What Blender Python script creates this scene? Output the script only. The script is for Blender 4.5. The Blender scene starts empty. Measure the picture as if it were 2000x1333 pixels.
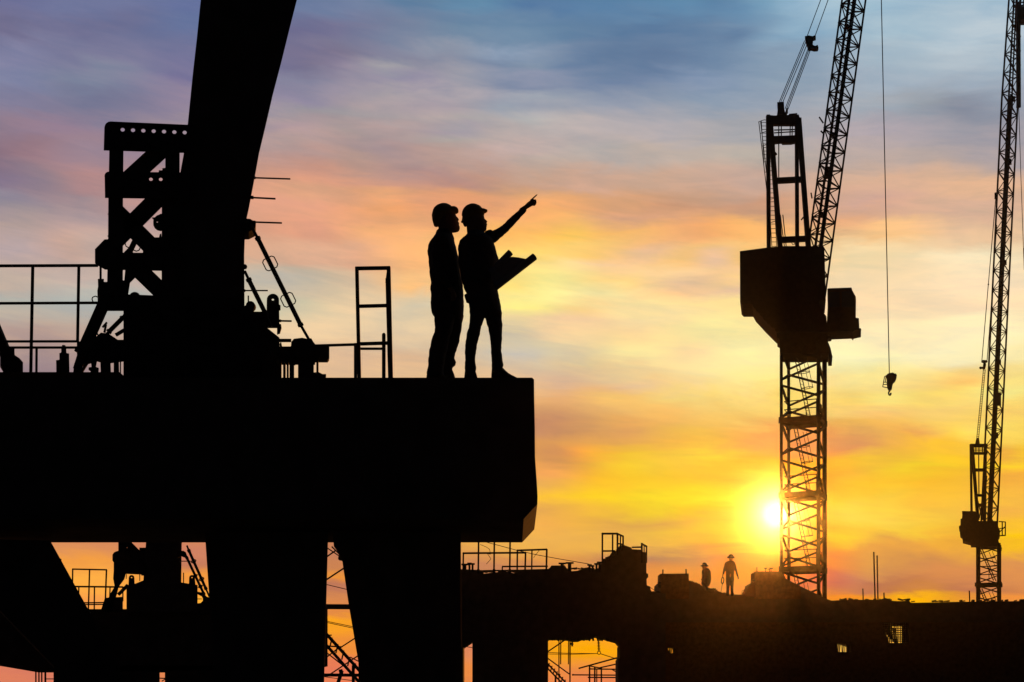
import bpy, bmesh, math, random
from mathutils import Vector, Matrix
random.seed(7)
S = bpy.context.scene
COL = S.collection
# ---------------------------------------------------------------- camera
F = 2750.0            # focal length in photo pixels (photo is 2000 wide)
HY = 1390.0           # row of the horizon, just under the frame
EYE = 1.6
cd = bpy.data.cameras.new('camera'); cam = bpy.data.objects.new('camera', cd); COL.objects.link(cam)
cam.location = (0, 0, EYE); cam.rotation_euler = (math.radians(90), 0, 0)
cd.sensor_width = 36; cd.lens = 36 * F / 2000; cd.shift_y = (HY - 666.5) / 2000
cd.clip_start = 0.1; cd.clip_end = 6000
S.camera = cam
S.view_settings.view_transform = 'Standard'; S.view_settings.look = 'None'
S.view_settings.exposure = 0; S.view_settings.gamma = 1; S.view_settings.use_curve_mapping = False
S.cycles.use_denoising = True
S.cycles.max_bounces = 4; S.cycles.volume_bounces = 0
# ---------------------------------------------------------------- sun
SUN_PX = (1517, 1004)
SDIR = Vector(((SUN_PX[0]-1000)/F, 1, (HY-SUN_PX[1])/F)).normalized()
sl = bpy.data.lights.new('sun', 'SUN'); sun = bpy.data.objects.new('sun', sl); COL.objects.link(sun)
sl.energy = 2.3; sl.angle = math.radians(0.6); sl.color = (1.0, 0.31, 0.035)
HAZE_D, HAZE_G = 0.85e-4, 0.985
sun.rotation_euler = SDIR.to_track_quat('Z', 'Y').to_euler(); sun.location = SDIR*100
# ---------------------------------------------------------------- dusk sky (world)
SKY = """
0 0 110 112 155|200 0 110 118 160|380 0 95 110 160|480 0 98 112 160|600 0 100 120 160|700 0 108 128 165|800 0 95 130 165|950 0 95 140 175
1050 0 80 120 165|1200 0 85 128 170|1300 0 88 135 175|1400 0 88 130 170|1500 0 120 165 195|1580 0 150 185 210|1700 0 160 192 210|1850 0 165 192 210|2000 0 165 192 210
0 50 115 110 145|200 50 112 112 150|380 50 100 115 160|600 60 105 105 145|700 60 115 115 150|800 60 112 130 160|900 60 105 135 165|1000 60 105 138 170|1100 60 95 130 165|1250 60 85 120 160|1400 60 100 130 165|1550 60 140 175 200|1750 60 165 192 208|1900 60 182 200 212
0 105 130 130 165|200 105 120 120 155|380 110 115 115 155|600 120 118 112 150|700 120 125 120 150|800 120 125 130 155|1000 120 110 130 160|1100 120 105 130 165|1200 120 98 125 160|1300 120 100 125 160|1400 120 108 135 168|1500 120 130 155 180|1750 120 160 182 198|1900 120 170 188 202
0 150 125 130 165|200 150 130 135 160|370 150 120 115 155|600 160 140 130 160|700 160 155 145 165|800 160 145 140 165|1000 160 120 135 165|1200 160 115 135 168|1400 160 130 150 180|1500 160 140 160 180|1750 160 158 175 192|1900 170 158 172 188
0 200 130 125 155|200 200 120 120 150|350 200 145 130 155|600 200 155 140 165|720 200 175 155 160|850 200 165 150 165|1000 200 150 155 175|1200 200 145 155 175|1400 200 145 160 180|1700 205 160 170 182|1800 200 148 155 165|1900 212 138 142 158|1990 200 155 165 180
0 250 140 120 135|100 250 145 125 145|600 250 165 145 160|800 250 178 155 155|900 250 165 155 165|1000 250 175 165 165|1150 250 185 175 175|1300 250 175 170 175|1450 250 165 165 170|1700 260 175 165 172|1900 265 165 158 165
0 300 130 108 125|100 300 150 120 130|200 300 150 130 145|600 300 190 155 150|750 300 165 145 150|850 300 185 155 150|1000 300 195 170 165|1150 300 185 175 170|1300 300 190 175 165|1450 300 185 175 165|1700 310 185 168 162|1950 310 180 165 165
0 350 130 115 140|100 350 150 130 140|180 350 175 135 135|600 350 225 160 130|700 350 215 155 130|800 350 180 145 140|870 350 190 150 140|950 350 215 160 130|1100 350 215 170 145|1300 350 210 170 145|1450 350 195 165 150|1700 355 215 175 148|1900 365 225 180 145
0 400 145 135 150|200 400 160 140 145|300 400 185 145 140|550 400 215 158 135|600 400 230 165 125|750 400 240 165 110|900 400 235 160 115|1050 400 250 175 110|1200 400 225 165 120|1300 400 210 155 120|1450 400 205 155 125|1700 400 205 165 148|1900 400 215 175 150
0 430 175 155 150|200 430 180 155 155|600 450 225 160 130|750 450 250 180 120|1000 450 252 185 100|1100 450 255 200 95|1200 450 253 190 105|1350 450 240 170 105|1450 450 250 185 110|1650 430 225 170 128|1750 450 245 195 135|1900 450 235 195 155
0 480 185 165 165|150 480 200 165 150|200 480 195 170 160|600 500 225 175 145|700 500 225 170 135|800 500 250 185 120|1050 500 255 215 110|1150 500 250 200 115|1300 500 250 195 115|1430 500 253 200 120|1700 500 253 222 170|1900 500 253 232 190
0 550 195 175 160|150 550 195 175 165|550 550 190 182 168|600 550 205 190 165|650 550 225 190 155|780 550 252 195 130|1000 550 255 220 120|1080 550 255 240 150|1200 550 250 210 130|1350 550 235 195 140|1420 550 250 210 140|1700 550 253 222 175|1900 550 253 225 185
0 580 180 180 170|150 580 178 182 175|0 620 190 175 160|560 600 195 192 170|600 600 215 200 165|700 600 235 205 165|800 600 215 200 170|1050 600 255 240 140|1150 600 250 210 140|1300 600 253 225 150|1430 600 255 225 150|1700 600 253 220 175|1900 600 253 222 180
50 660 190 160 145|620 650 235 205 165|800 650 225 200 165|1000 650 205 190 165|1100 650 240 205 160|1250 650 240 215 150|1400 650 252 235 160|1750 650 255 235 185|1900 650 255 238 190
50 700 170 145 140|110 720 160 135 135|700 700 222 185 150|800 700 225 185 145|1050 690 205 195 180|1150 690 215 200 165|1300 690 252 235 160|1450 690 255 240 170|1650 690 255 245 190|1850 690 253 240 190|2000 690 253 235 170
1050 740 235 195 150|1100 740 215 180 150|1300 740 253 215 140|1450 740 255 235 150|1650 740 255 235 150|1850 750 253 195 105|2000 740 250 220 130
1080 780 240 180 115|1200 780 250 200 110|1350 780 255 220 120|1500 780 253 215 110|1650 780 253 215 110|1800 780 255 220 110|2000 780 253 215 110
1060 840 215 150 105|1200 840 225 170 95|1350 840 250 195 90|1470 840 235 170 90|1650 840 240 180 90|1800 840 235 165 90|1900 840 255 215 90|2000 840 253 215 90
1080 900 225 160 85|1150 900 250 180 60|1300 900 255 205 70|1450 900 253 200 60|1650 900 253 200 60|1800 900 255 205 50|2000 900 255 205 50
1060 960 235 175 90|1200 960 253 200 50|1350 960 255 215 50|1450 960 255 210 45|1650 960 250 200 60|1800 960 253 195 60|2000 960 250 190 70
1060 1000 235 170 85|1200 1000 250 195 60|1350 1000 253 205 50|1450 1000 255 210 60|1650 1000 255 210 80|1800 1000 255 210 70|2000 1000 255 200 60
1080 1050 235 175 85|1200 1050 240 180 80|1350 1050 252 205 60|1650 1050 253 200 60|1750 1050 235 170 80|1850 1050 245 180 50|2000 1050 253 195 30
1100 1090 225 150 75|1250 1090 195 130 90|1350 1090 200 140 90|1430 1090 230 160 70|1650 1090 230 160 80|1780 1090 210 140 80|2000 1090 225 150 80
1000 1120 200 130 90|1280 1120 240 150 70|1350 1120 245 150 60|1430 1120 245 160 60|1650 1120 215 145 90|1850 1120 225 145 80|2000 1120 225 145 80
1300 1143 235 145 70|1650 1145 200 125 90|1750 1145 190 115 80|1900 1145 195 120 80|1650 1168 250 150 40|1800 1168 255 180 10|2000 1168 245 150 60
-100 1065 215 140 95|150 1062 222 145 90|150 1100 240 155 70|150 1130 253 172 70|150 1180 250 160 75|370 1075 215 135 95|370 1100 200 125 90|380 1130 240 150 65|380 1180 253 172 60
650 1080 200 130 85|650 1092 185 120 95|650 1125 240 150 55|650 1145 190 120 90|650 1175 215 135 80|650 1200 225 135 70|650 1222 253 165 30|650 1250 240 145 55|650 1300 235 125 85
30 1310 220 125 95|30 1205 250 165 70|913 1270 225 135 90|913 1310 232 135 70|1140 1255 250 160 40|1140 1275 255 172 5|1140 1300 240 145 60|1140 1325 235 130 80|1750 1235 253 190 70|1650 1265 250 190 80
1060 755 240 190 135|1120 750 230 185 150|1250 755 235 195 150|1400 760 252 220 150|1080 800 225 165 105|1060 835 195 135 100|1130 845 205 145 95|1200 850 230 160 90|1250 835 250 180 95|1300 800 252 195 105|1420 800 252 215 115
1160 890 255 170 70|1100 890 220 150 90|1120 905 210 145 90|1220 900 255 200 50|1250 905 255 212 50|1340 850 255 205 70|1380 885 255 215 65|1400 850 245 180 80|1470 860 230 170 90|1330 860 250 185 75|1500 880 240 180 85
1080 930 250 170 90|1150 945 255 185 50|1250 940 255 200 45|1400 915 250 195 60|1500 905 255 215 45|1450 915 245 190 60|1500 945 255 225 50|1060 975 255 195 60|1150 985 255 210 35|1250 990 255 225 35|1330 985 255 230 45|1420 975 255 238 60
1260 1012 225 165 80|1320 1022 240 175 80|1200 1005 250 185 70|1100 1030 250 180 80|1380 1015 252 205 70|1430 1030 255 215 75|1300 1060 252 190 75|1450 1060 255 225 60|1350 1078 225 165 75|1300 1085 205 145 90|1420 1075 240 180 70
1650 705 255 248 185|1630 745 250 215 145|1700 750 255 240 160|1800 745 252 225 140|1750 765 255 215 125|1830 762 250 205 110|1860 785 255 240 130|1760 785 255 235 130|1850 800 252 200 110|1700 810 250 195 115|1640 800 253 210 125|1990 770 253 240 140|1990 820 250 205 105|1975 840 255 225 110
1700 835 250 190 90|1850 830 255 215 100|1640 855 230 165 95|1700 860 245 175 85|1800 870 255 195 60|1650 880 235 160 95|1720 885 248 180 70|1850 880 255 195 50|1960 885 235 165 70|1990 893 255 225 40|1650 907 255 215 50|1780 908 255 225 40|1830 905 250 185 50|1900 900 255 210 40|1650 925 250 190 65
1700 945 255 195 50|1800 950 253 185 45|1620 965 255 230 60|1750 970 255 205 60|1980 940 245 170 65|1700 1000 255 220 90|1800 990 252 190 65|1640 1000 255 230 80|1980 1000 250 180 75|1700 1030 253 205 65|1780 1035 255 210 60|1860 1030 250 190 60|1980 1050 255 200 20|1660 1060 255 215 60|1740 1055 235 165 75|1800 1060 248 170 65|1640 1090 230 170 75|1750 1085 245 170 70
600 105 118 112 145|680 110 118 112 140|770 105 120 125 155|860 105 138 150 170|980 105 138 158 185|1060 120 135 155 175|620 130 128 118 145|700 130 140 130 155|820 130 140 140 160|1000 130 155 160 182|600 150 135 135 160|680 155 155 143 160|750 140 158 158 165|900 150 155 155 168|1050 150 145 150 175
650 190 160 150 165|760 190 170 160 165|880 185 175 165 172|1050 185 158 165 178|600 225 165 155 158|720 215 172 162 162|850 215 180 168 168|980 210 165 168 178|600 240 175 155 155|680 240 165 150 152|820 240 185 165 162|900 230 172 165 165|1030 235 178 178 178|1070 245 190 178 175
600 275 185 160 155|700 260 168 152 150|780 280 170 150 150|900 275 175 165 160|1000 290 190 172 168|600 310 188 150 140|700 310 180 150 140|800 300 170 142 140|880 305 180 155 145|1060 310 190 175 165|600 335 205 150 130|720 330 185 148 135|800 335 165 140 140|840 345 175 140 138|920 330 190 150 135|1050 335 200 168 150
600 370 222 165 130|700 365 218 160 125|800 355 215 155 125|870 365 190 140 130|960 365 200 155 128|600 395 225 160 135|750 385 225 165 120|900 385 225 160 115|1040 390 232 170 118
1250 430 222 165 130|1200 420 225 168 130|1300 455 240 175 120|1120 480 255 210 115|1250 490 235 190 150|1100 510 255 225 150|1180 520 245 205 160|1280 530 252 212 155|1340 555 225 190 160|1420 565 232 192 160|1380 510 238 195 160|1300 580 252 205 145|1100 585 255 242 155|1200 575 253 235 165|1300 605 255 230 175|1140 622 245 205 160|1250 640 245 205 160|1100 655 250 220 160|1300 665 255 222 155|1080 680 210 200 170|1160 690 215 195 160|1200 720 225 200 150|1280 725 235 200 150|1350 690 253 215 160|1400 720 255 230 165|1150 765 252 190 115
2300 1000 240 190 90|2300 500 235 205 165|2300 100 150 172 195|2300 1150 220 145 85|-300 1150 225 145 90|-300 600 160 145 145|-300 200 110 105 140|-300 1320 200 120 95|2300 1320 215 130 90
"""
pts = []
for line in SKY.strip().splitlines():
    for e in line.split('|'):
        v = [float(t) for t in e.split()]
        if v[1] < 240:      # high haze greys the blue a little
            m_ = sum(v[2:])/3; v = v[:2]+[c+(m_-c)*0.12 for c in v[2:]]
        pts.append(v)
import numpy as np
PA = np.array(pts)
def lin(c):
    c /= 255.0
    return c/12.92 if c <= 0.04045 else ((c+0.055)/1.055)**2.4
def sky_at(px, py):
    d2 = ((px-PA[:, 0])/88.0)**2 + ((py-PA[:, 1])/21.0)**2
    k = 1.0/(d2+0.12)**2
    c = [lin(float(a)) for a in (PA[:, 2:]*k[:, None]).sum(0)/k.sum()]
    # leave room for the light the haze adds in front of this part of the sky
    d = Vector(((px-1000)/F, 1, (HY-py)/F)).normalized(); ca = min(1.0, d.dot(SDIR))
    path = min(150/d.y, 60/max(d.z, 1e-3)); ph = (1-HAZE_G**2)/(4*math.pi)/(1+HAZE_G**2-2*HAZE_G*ca)**1.5
    c = [max(f*v, v-0.95*sl.energy*HAZE_D*path*ph*k) for v, k, f in zip(c, sl.color, (0.8, 0.45, 0.15))]
    return c
world = bpy.data.worlds.new('World'); world.use_nodes = True
NT = world.node_tree; NT.nodes.clear()
def N(nt, typ, **kw):
    n = nt.nodes.new(typ)
    for k, v in kw.items(): setattr(n, k, v)
    return n
def mth(nt, op, a, b=None, c=None, clamp=False):
    n = nt.nodes.new('ShaderNodeMath'); n.operation = op; n.use_clamp = clamp
    for i, v in enumerate((a, b, c)):
        if v is None: continue
        if isinstance(v, (int, float)): n.inputs[i].default_value = v
        else: nt.links.new(v, n.inputs[i])
    return n.outputs[0]
def build_world():
    nt = NT; L = nt.links.new
    tc = N(nt, 'ShaderNodeTexCoord'); sp = N(nt, 'ShaderNodeSeparateXYZ'); L(tc.outputs['Generated'], sp.inputs[0])
    az = mth(nt, 'ARCTAN2', sp.outputs[0], sp.outputs[1]); el = mth(nt, 'ARCSINE', sp.outputs[2])
    # streaky cloud noise, drawn out along the horizon and tilted a little
    cmb = N(nt, 'ShaderNodeCombineXYZ'); L(az, cmb.inputs[0]); L(mth(nt, 'MULTIPLY_ADD', az, 0.10, el), cmb.inputs[1])
    def noise(scale, sx, sy, detail, off, rough=0.55, dist=0.0):
        mp = N(nt, 'ShaderNodeMapping'); mp.inputs['Scale'].default_value = (sx, sy, 1); mp.inputs['Location'].default_value = off
        L(cmb.outputs[0], mp.inputs[0])
        n = N(nt, 'ShaderNodeTexNoise'); n.inputs['Scale'].default_value = scale; n.inputs['Detail'].default_value = detail
        n.inputs['Roughness'].default_value = rough; n.inputs['Distortion'].default_value = dist
        L(mp.outputs[0], n.inputs['Vector']); return n.outputs['Fac']
    w1 = noise(1.0, 9, 40, 7, (3.1, 7.7, 0), 0.6, 0.6)
    w2 = noise(1.0, 6, 16, 3, (11.3, 2.2, 0), 0.5, 0.2)
    azw = mth(nt, 'MULTIPLY_ADD', mth(nt, 'SUBTRACT', w2, 0.5), 0.07, az)
    elw = mth(nt, 'MULTIPLY_ADD', mth(nt, 'SUBTRACT', w1, 0.5), 0.030, el)
    # rows of colour along the azimuth, one ramp per elevation
    NC, A0, A1 = 32, math.radians(-22), math.radians(22)
    t = mth(nt, 'DIVIDE', mth(nt, 'SUBTRACT', azw, A0), A1-A0, clamp=True)
    rows_px = [1400, 1330, 1305, 1285, 1270, 1250, 1235, 1220, 1205, 1190, 1175, 1160, 1143, 1128]+[1110-22*k for k in range(51)]
    prev = None; pe = None
    for py in rows_px:
        e_ = math.atan2((HY-py)/F, 1.0)
        rp = N(nt, 'ShaderNodeValToRGB'); cr = rp.color_ramp; cr.interpolation = 'CARDINAL'
        for i in range(1, NC-1): cr.elements.new(i/(NC-1))
        for i in range(NC):
            a = A0+(A1-A0)*i/(NC-1)
            px = 1000+F*math.tan(a); pyy = HY-F*math.tan(e_)/math.cos(a)
            c = sky_at(px, max(0.0, pyy)); cr.elements[i].color = (*c, 1)
        L(t, rp.inputs[0])
        if prev is None: prev = rp.outputs[0]
        else:
            mr = N(nt, 'ShaderNodeMapRange', interpolation_type='LINEAR'); mr.inputs[1].default_value = pe; mr.inputs[2].default_value = e_
            L(elw, mr.inputs[0])
            mx = N(nt, 'ShaderNodeMix', data_type='RGBA'); L(mr.outputs[0], mx.inputs[0]); L(prev, mx.inputs[6]); L(rp.outputs[0], mx.inputs[7])
            prev = mx.outputs[2]
        pe = e_
    # fine streaks: a soft gain over the whole sky
    s1 = noise(1.0, 13, 85, 8, (0.4, 5.1, 0), 0.66, 0.7); s2 = noise(1.0, 6, 26, 7, (8.4, 1.1, 0), 0.6, 0.6); s3 = noise(1.0, 22, 60, 8, (4.4, 9.1, 0), 0.62, 0.8)
    def sharp(x, lo, hi):
        r = N(nt, 'ShaderNodeMapRange', interpolation_type='SMOOTHSTEP'); r.inputs[1].default_value = lo; r.inputs[2].default_value = hi
        r.inputs[3].default_value = -0.5; r.inputs[4].default_value = 0.5; L(x, r.inputs[0]); return r.outputs[0]
    g = mth(nt, 'ADD', mth(nt, 'MULTIPLY', sharp(s1, 0.34, 0.66), 0.085), mth(nt, 'MULTIPLY', sharp(s2, 0.35, 0.65), 0.11))
    g = mth(nt, 'ADD', g, mth(nt, 'MULTIPLY', sharp(s3, 0.36, 0.68), 0.035))
    hi_ = N(nt, 'ShaderNodeMapRange'); hi_.inputs[1].default_value = 0.14; hi_.inputs[2].default_value = 0.30; L(el, hi_.inputs[0])
    # low clouds: thin parts glow yellower, thick parts go pinker; high clouds: lit parts warm, the rest blue-grey
    wlo = N(nt, 'ShaderNodeVectorMath', operation='SCALE'); wlo.inputs[0].default_value = (0.7, 0.95, -0.9); L(g, wlo.inputs['Scale'])
    whi = N(nt, 'ShaderNodeVectorMath', operation='SCALE'); whi.inputs[0].default_value = (1.5, 0.9, 0.45); L(g, whi.inputs['Scale'])
    wm = N(nt, 'ShaderNodeMix', data_type='VECTOR'); L(hi_.outputs[0], wm.inputs[0]); L(wlo.outputs[0], wm.inputs[4]); L(whi.outputs[0], wm.inputs[5])
    gain = N(nt, 'ShaderNodeVectorMath', operation='ADD'); gain.inputs[0].default_value = (1, 1, 1); L(wm.outputs[1], gain.inputs[1])
    # away from the sunset the dusk sky falls off to a dim blue
    dp = N(nt, 'ShaderNodeVectorMath', operation='DOT_PRODUCT'); L(tc.outputs['Generated'], dp.inputs[0]); dp.inputs[1].default_value = SDIR
    fall = N(nt, 'ShaderNodeMapRange', interpolation_type='SMOOTHERSTEP'); L(dp.outputs['Value'], fall.inputs[0])
    fall.inputs[1].default_value = 0.30; fall.inputs[2].default_value = 0.82
    m = N(nt, 'ShaderNodeMix', data_type='RGBA'); L(fall.outputs[0], m.inputs[0]); m.inputs[6].default_value = (0.002, 0.003, 0.006, 1)
    gm = N(nt, 'ShaderNodeVectorMath', operation='MULTIPLY'); L(prev, gm.inputs[0]); L(gain.outputs[0], gm.inputs[1])
    L(gm.outputs[0], m.inputs[7])
    # the sun's disc and the aureole round it
    ang = mth(nt, 'ARCCOSINE', mth(nt, 'MINIMUM', dp.outputs['Value'], 1.0))
    def lobe(w, p=2.0): return mth(nt, 'EXPONENT', mth(nt, 'MULTIPLY', mth(nt, 'POWER', mth(nt, 'DIVIDE', ang, w), p), -1.0))
    tot = m.outputs[2]
    for w, p, colr in ((0.0055, 2.0, (1.6, 1.5, 1.4)), (0.0140, 1.5, (0.25, 0.32, 0.36))):
        sc = N(nt, 'ShaderNodeVectorMath', operation='SCALE'); sc.inputs[0].default_value = colr; L(lobe(w, p), sc.inputs['Scale'])
        ad = N(nt, 'ShaderNodeVectorMath', operation='ADD'); L(tot, ad.inputs[0]); L(sc.outputs[0], ad.inputs[1]); tot = ad.outputs[0]
    bg = N(nt, 'ShaderNodeBackground'); L(tot, bg.inputs[0]); bg.inputs[1].default_value = 1.0
    out = N(nt, 'ShaderNodeOutputWorld'); L(bg.outputs[0], out.inputs[0])
build_world()
S.world = world
# ---------------------------------------------------------------- helpers
def W(px, py, Y): return Vector(((px-1000)/F*Y, Y, EYE+(HY-py)/F*Y))
def rowz(z, Y): return HY-(z-EYE)*F/Y
def material(name, base, rough, var=0.35, scale=6.0, metal=0.0, spec=0.2, bump=0.3):
    m = bpy.data.materials.new(name); m.use_nodes = True; nt = m.node_tree; b = nt.nodes['Principled BSDF']
    tc = N(nt, 'ShaderNodeTexCoord'); n = N(nt, 'ShaderNodeTexNoise'); n.inputs['Scale'].default_value = scale; n.inputs['Detail'].default_value = 8
    nt.links.new(tc.outputs['Object'], n.inputs['Vector'])
    r = N(nt, 'ShaderNodeValToRGB'); e = r.color_ramp.elements
    e[0].position = 0.3; e[0].color = (*[c*(1-var) for c in base], 1); e[1].position = 0.7; e[1].color = (*[c*(1+var) for c in base], 1)
    nt.links.new(n.outputs['Fac'], r.inputs[0]); nt.links.new(r.outputs[0], b.inputs['Base Color'])
    b.inputs['Roughness'].default_value = rough; b.inputs['Metallic'].default_value = metal; b.inputs['Specular IOR Level'].default_value = spec
    bp = N(nt, 'ShaderNodeBump'); bp.inputs['Strength'].default_value = bump; bp.inputs['Distance'].default_value = 0.01
    nt.links.new(n.outputs['Fac'], bp.inputs['Height']); nt.links.new(bp.outputs[0], b.inputs['Normal'])
    return m
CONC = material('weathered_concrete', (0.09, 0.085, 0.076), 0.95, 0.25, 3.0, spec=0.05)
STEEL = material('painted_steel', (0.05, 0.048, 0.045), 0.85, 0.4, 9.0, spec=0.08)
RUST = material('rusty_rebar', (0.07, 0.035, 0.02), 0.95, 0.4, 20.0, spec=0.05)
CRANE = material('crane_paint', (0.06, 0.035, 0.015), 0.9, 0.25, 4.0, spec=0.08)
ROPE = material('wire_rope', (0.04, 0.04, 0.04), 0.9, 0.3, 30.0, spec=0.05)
WOOD = material('formwork_timber', (0.12, 0.08, 0.045), 0.95, 0.35, 5.0, spec=0.05)
CLOTH = material('work_cloth', (0.035, 0.04, 0.055), 0.98, 0.2, 25.0, spec=0.03)
DENIM = material('trouser_cloth', (0.03, 0.035, 0.05), 0.98, 0.2, 30.0, spec=0.03)
SKIN = material('skin', (0.20, 0.12, 0.08), 0.9, 0.1, 30.0, spec=0.1, bump=0.1)
HAT = material('hard_hat_plastic', (0.20, 0.13, 0.03), 0.8, 0.08, 8.0, spec=0.15, bump=0.05)
LEATHER = material('boot_leather', (0.04, 0.025, 0.015), 0.85, 0.3, 20.0, spec=0.1)
PAPER = material('plan_paper', (0.25, 0.25, 0.26), 0.95, 0.05, 6.0, spec=0.05, bump=0.05)
TARP = material('tarpaulin', (0.06, 0.07, 0.06), 0.9, 0.3, 4.0, spec=0.08)
SOIL = material('bare_soil', (0.06, 0.048, 0.035), 0.98, 0.4, 0.6, spec=0.03)
EARTHGLASS = material('cab_glass', (0.02, 0.025, 0.03), 0.4, 0.1, 4.0, spec=0.2, bump=0.0)

class MB:
    def __init__(s): s.v = []; s.f = []; s.smooth = False
    def ring(s, c, u, v, n, ph=0.0):
        i = len(s.v)
        for k in range(n):
            a = 2*math.pi*k/n+ph; s.v.append(c+u*math.cos(a)+v*math.sin(a))
        return list(range(i, i+n))
    def skin(s, rings, cap=True):
        for a, b in zip(rings, rings[1:]):
            n = len(a)
            for k in range(n): s.f.append((a[k], a[(k+1) % n], b[(k+1) % n], b[k]))
        if cap: s.f.append(tuple(reversed(rings[0]))); s.f.append(tuple(rings[-1]))
    def frame(s, a):
        a = a.normalized(); side = a.cross(Vector((0, 1, 0)))
        if side.length < 0.05: side = a.cross(Vector((0, 0, 1)))
        side.normalize(); return side, side.cross(a).normalized()
    def rod(s, p, q, r, n=8, r2=None):
        u, v = s.frame(q-p); r2 = r if r2 is None else r2
        s.skin([s.ring(p, u*r, v*r, n), s.ring(q, u*r2, v*r2, n)])
    def beam(s, p, q, w, d):
        u, v = s.frame(q-p); k = 1/math.sqrt(2)
        i = len(s.v)
        for c in (p, q):
            for a, b in ((-1, -1), (1, -1), (1, 1), (-1, 1)): s.v.append(c+u*(a*w/2)+v*(b*d/2))
        s.f += [(i, i+1, i+2, i+3), (i+7, i+6, i+5, i+4)]+[(i+k2, i+4+k2, i+4+(k2+1) % 4, i+(k2+1) % 4) for k2 in range(4)]
    def path(s, P, r, n=6):
        for a, b in zip(P, P[1:]): s.rod(a, b, r, n)
    def prism(s, P, dirv):
        i = len(s.v); n = len(P)
        area = sum(P[k].x*P[(k+1) % n].z-P[(k+1) % n].x*P[k].z for k in range(n))
        P = list(P) if area > 0 else list(reversed(P))
        s.v += P; s.v += [p+dirv for p in P]
        s.f.append(tuple(range(i, i+n))); s.f.append(tuple(range(i+2*n-1, i+n-1, -1)))
        for k in range(n):
            k2 = (k+1) % n; s.f.append((i+k2, i+k, i+n+k, i+n+k2))
    def box(s, lo, hi):
        x0, y0, z0 = lo; x1, y1, z1 = hi
        s.prism([Vector((x0, y0, z0)), Vector((x1, y0, z0)), Vector((x1, y0, z1)), Vector((x0, y0, z1))], Vector((0, y1-y0, 0)))
    def ball(s, c, r, n=10, sy=1.0, sz=1.0):
        rings = []
        for j in range(1, n//2+1):
            a = math.pi*j/(n//2+1)
            rings.append(s.ring(c+Vector((0, 0, -r*sz*math.cos(a))), Vector((r*math.sin(a), 0, 0)), Vector((0, r*sy*math.sin(a), 0)), n))
        s.skin(rings)
    def loft(s, secs, n=16):     # secs: (centre, u, v)
        s.skin([s.ring(c, u, v, n) for c, u, v in secs])
    def build(s, name, mat, parent=None, folds=0.0, smooth=False, remesh=0.0):
        o0 = parent.get('_o', (0, 0, 0)) if parent is not None else (0, 0, 0)
        off = Vector(o0)
        me = bpy.data.meshes.new(name); me.from_pydata([v-off for v in s.v], [], s.f)
        bm = bmesh.new(); bm.from_mesh(me)
        bmesh.ops.triangulate(bm, faces=[f for f in bm.faces if len(f.verts) > 4])
        bmesh.ops.recalc_face_normals(bm, faces=bm.faces); bm.to_mesh(me); bm.free()
        me.materials.append(mat)
        o = bpy.data.objects.new(name, me); COL.objects.link(o)
        if remesh:
            md = o.modifiers.new('r', 'REMESH'); md.mode = 'VOXEL'; md.voxel_size = remesh
            sm = o.modifiers.new('s', 'SMOOTH'); sm.factor = 0.5; sm.iterations = 2
            dg = bpy.context.evaluated_depsgraph_get(); m2 = bpy.data.meshes.new_from_object(o.evaluated_get(dg)); o.modifiers.clear(); o.data = m2
            m2.name = name
            if not m2.materials: m2.materials.append(mat)
            if folds:
                from mathutils import noise
                m2.update(); nn = [v.normal.copy() for v in m2.vertices]
                for v, n_ in zip(m2.vertices, nn):
                    p = v.co; q = Vector((p.x*7, p.y*7, p.z*13+p.x*6))
                    v.co += n_*folds*(noise.noise(q)+.55*noise.noise(q*2.3))
            smooth = True
        if smooth:
            for p in o.data.polygons: p.use_smooth = True
        if parent is not None: o.parent = parent
        o['_o'] = tuple(o0)
        return o
def sub(o, parent):  # make o a child of a mesh part (both already local to the same root)
    o.parent = parent; return o
def thing(name, label, cat, base, group=None):
    o = bpy.data.objects.new(name, None); COL.objects.link(o); o.location = base; o['_o'] = tuple(base)
    o['label'] = label; o['category'] = cat
    if group: o['group'] = group
    o.empty_display_size = 0.3
    return o
def struct(mb, name, mat):
    o = mb.build(name, mat); o['kind'] = 'structure'; return o
def ray(px):
    return Vector(((px-1000)/F, 1, 0)).normalized()
def poly(mb, P, Y, d, ax=None):
    cx = sum(p[0] for p in P)/len(P) if ax is None else ax
    mb.prism([W(a, b, Y) for a, b in P], ray(cx)*d)
def pbeam(mb, p, q, w, Y, d=None, Y2=None):
    Y2 = Y if Y2 is None else Y2; w = w+.6 if w < 7 else w; m = w*Y/F
    mb.beam(W(*p, Y), W(*q, Y2), m, d if d else m)
def prod(mb, p, q, w, Y, Y2=None, n=8):
    w = w+.6 if w < 7 else w
    Y2 = Y if Y2 is None else Y2
    mb.rod(W(*p, Y), W(*q, Y2), w*Y/F/2, n)
def poly_taper(mb, P, Y, d, ax, nleft, inset):
    # P: left edge points first (nleft of them), the rest are the right edge, set in by `inset` metres at the back
    mb.skin([[len(mb.v)+k for k in range(len(P))], [len(mb.v)+len(P)+k for k in range(len(P))]])
    mb.v += [W(a, b, Y) for a, b in P]
    mb.v += [W(a, b, Y)+ray(ax)*d+Vector((-inset if k >= nleft else 0, 0, 0)) for k, (a, b) in enumerate(P)]
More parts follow.
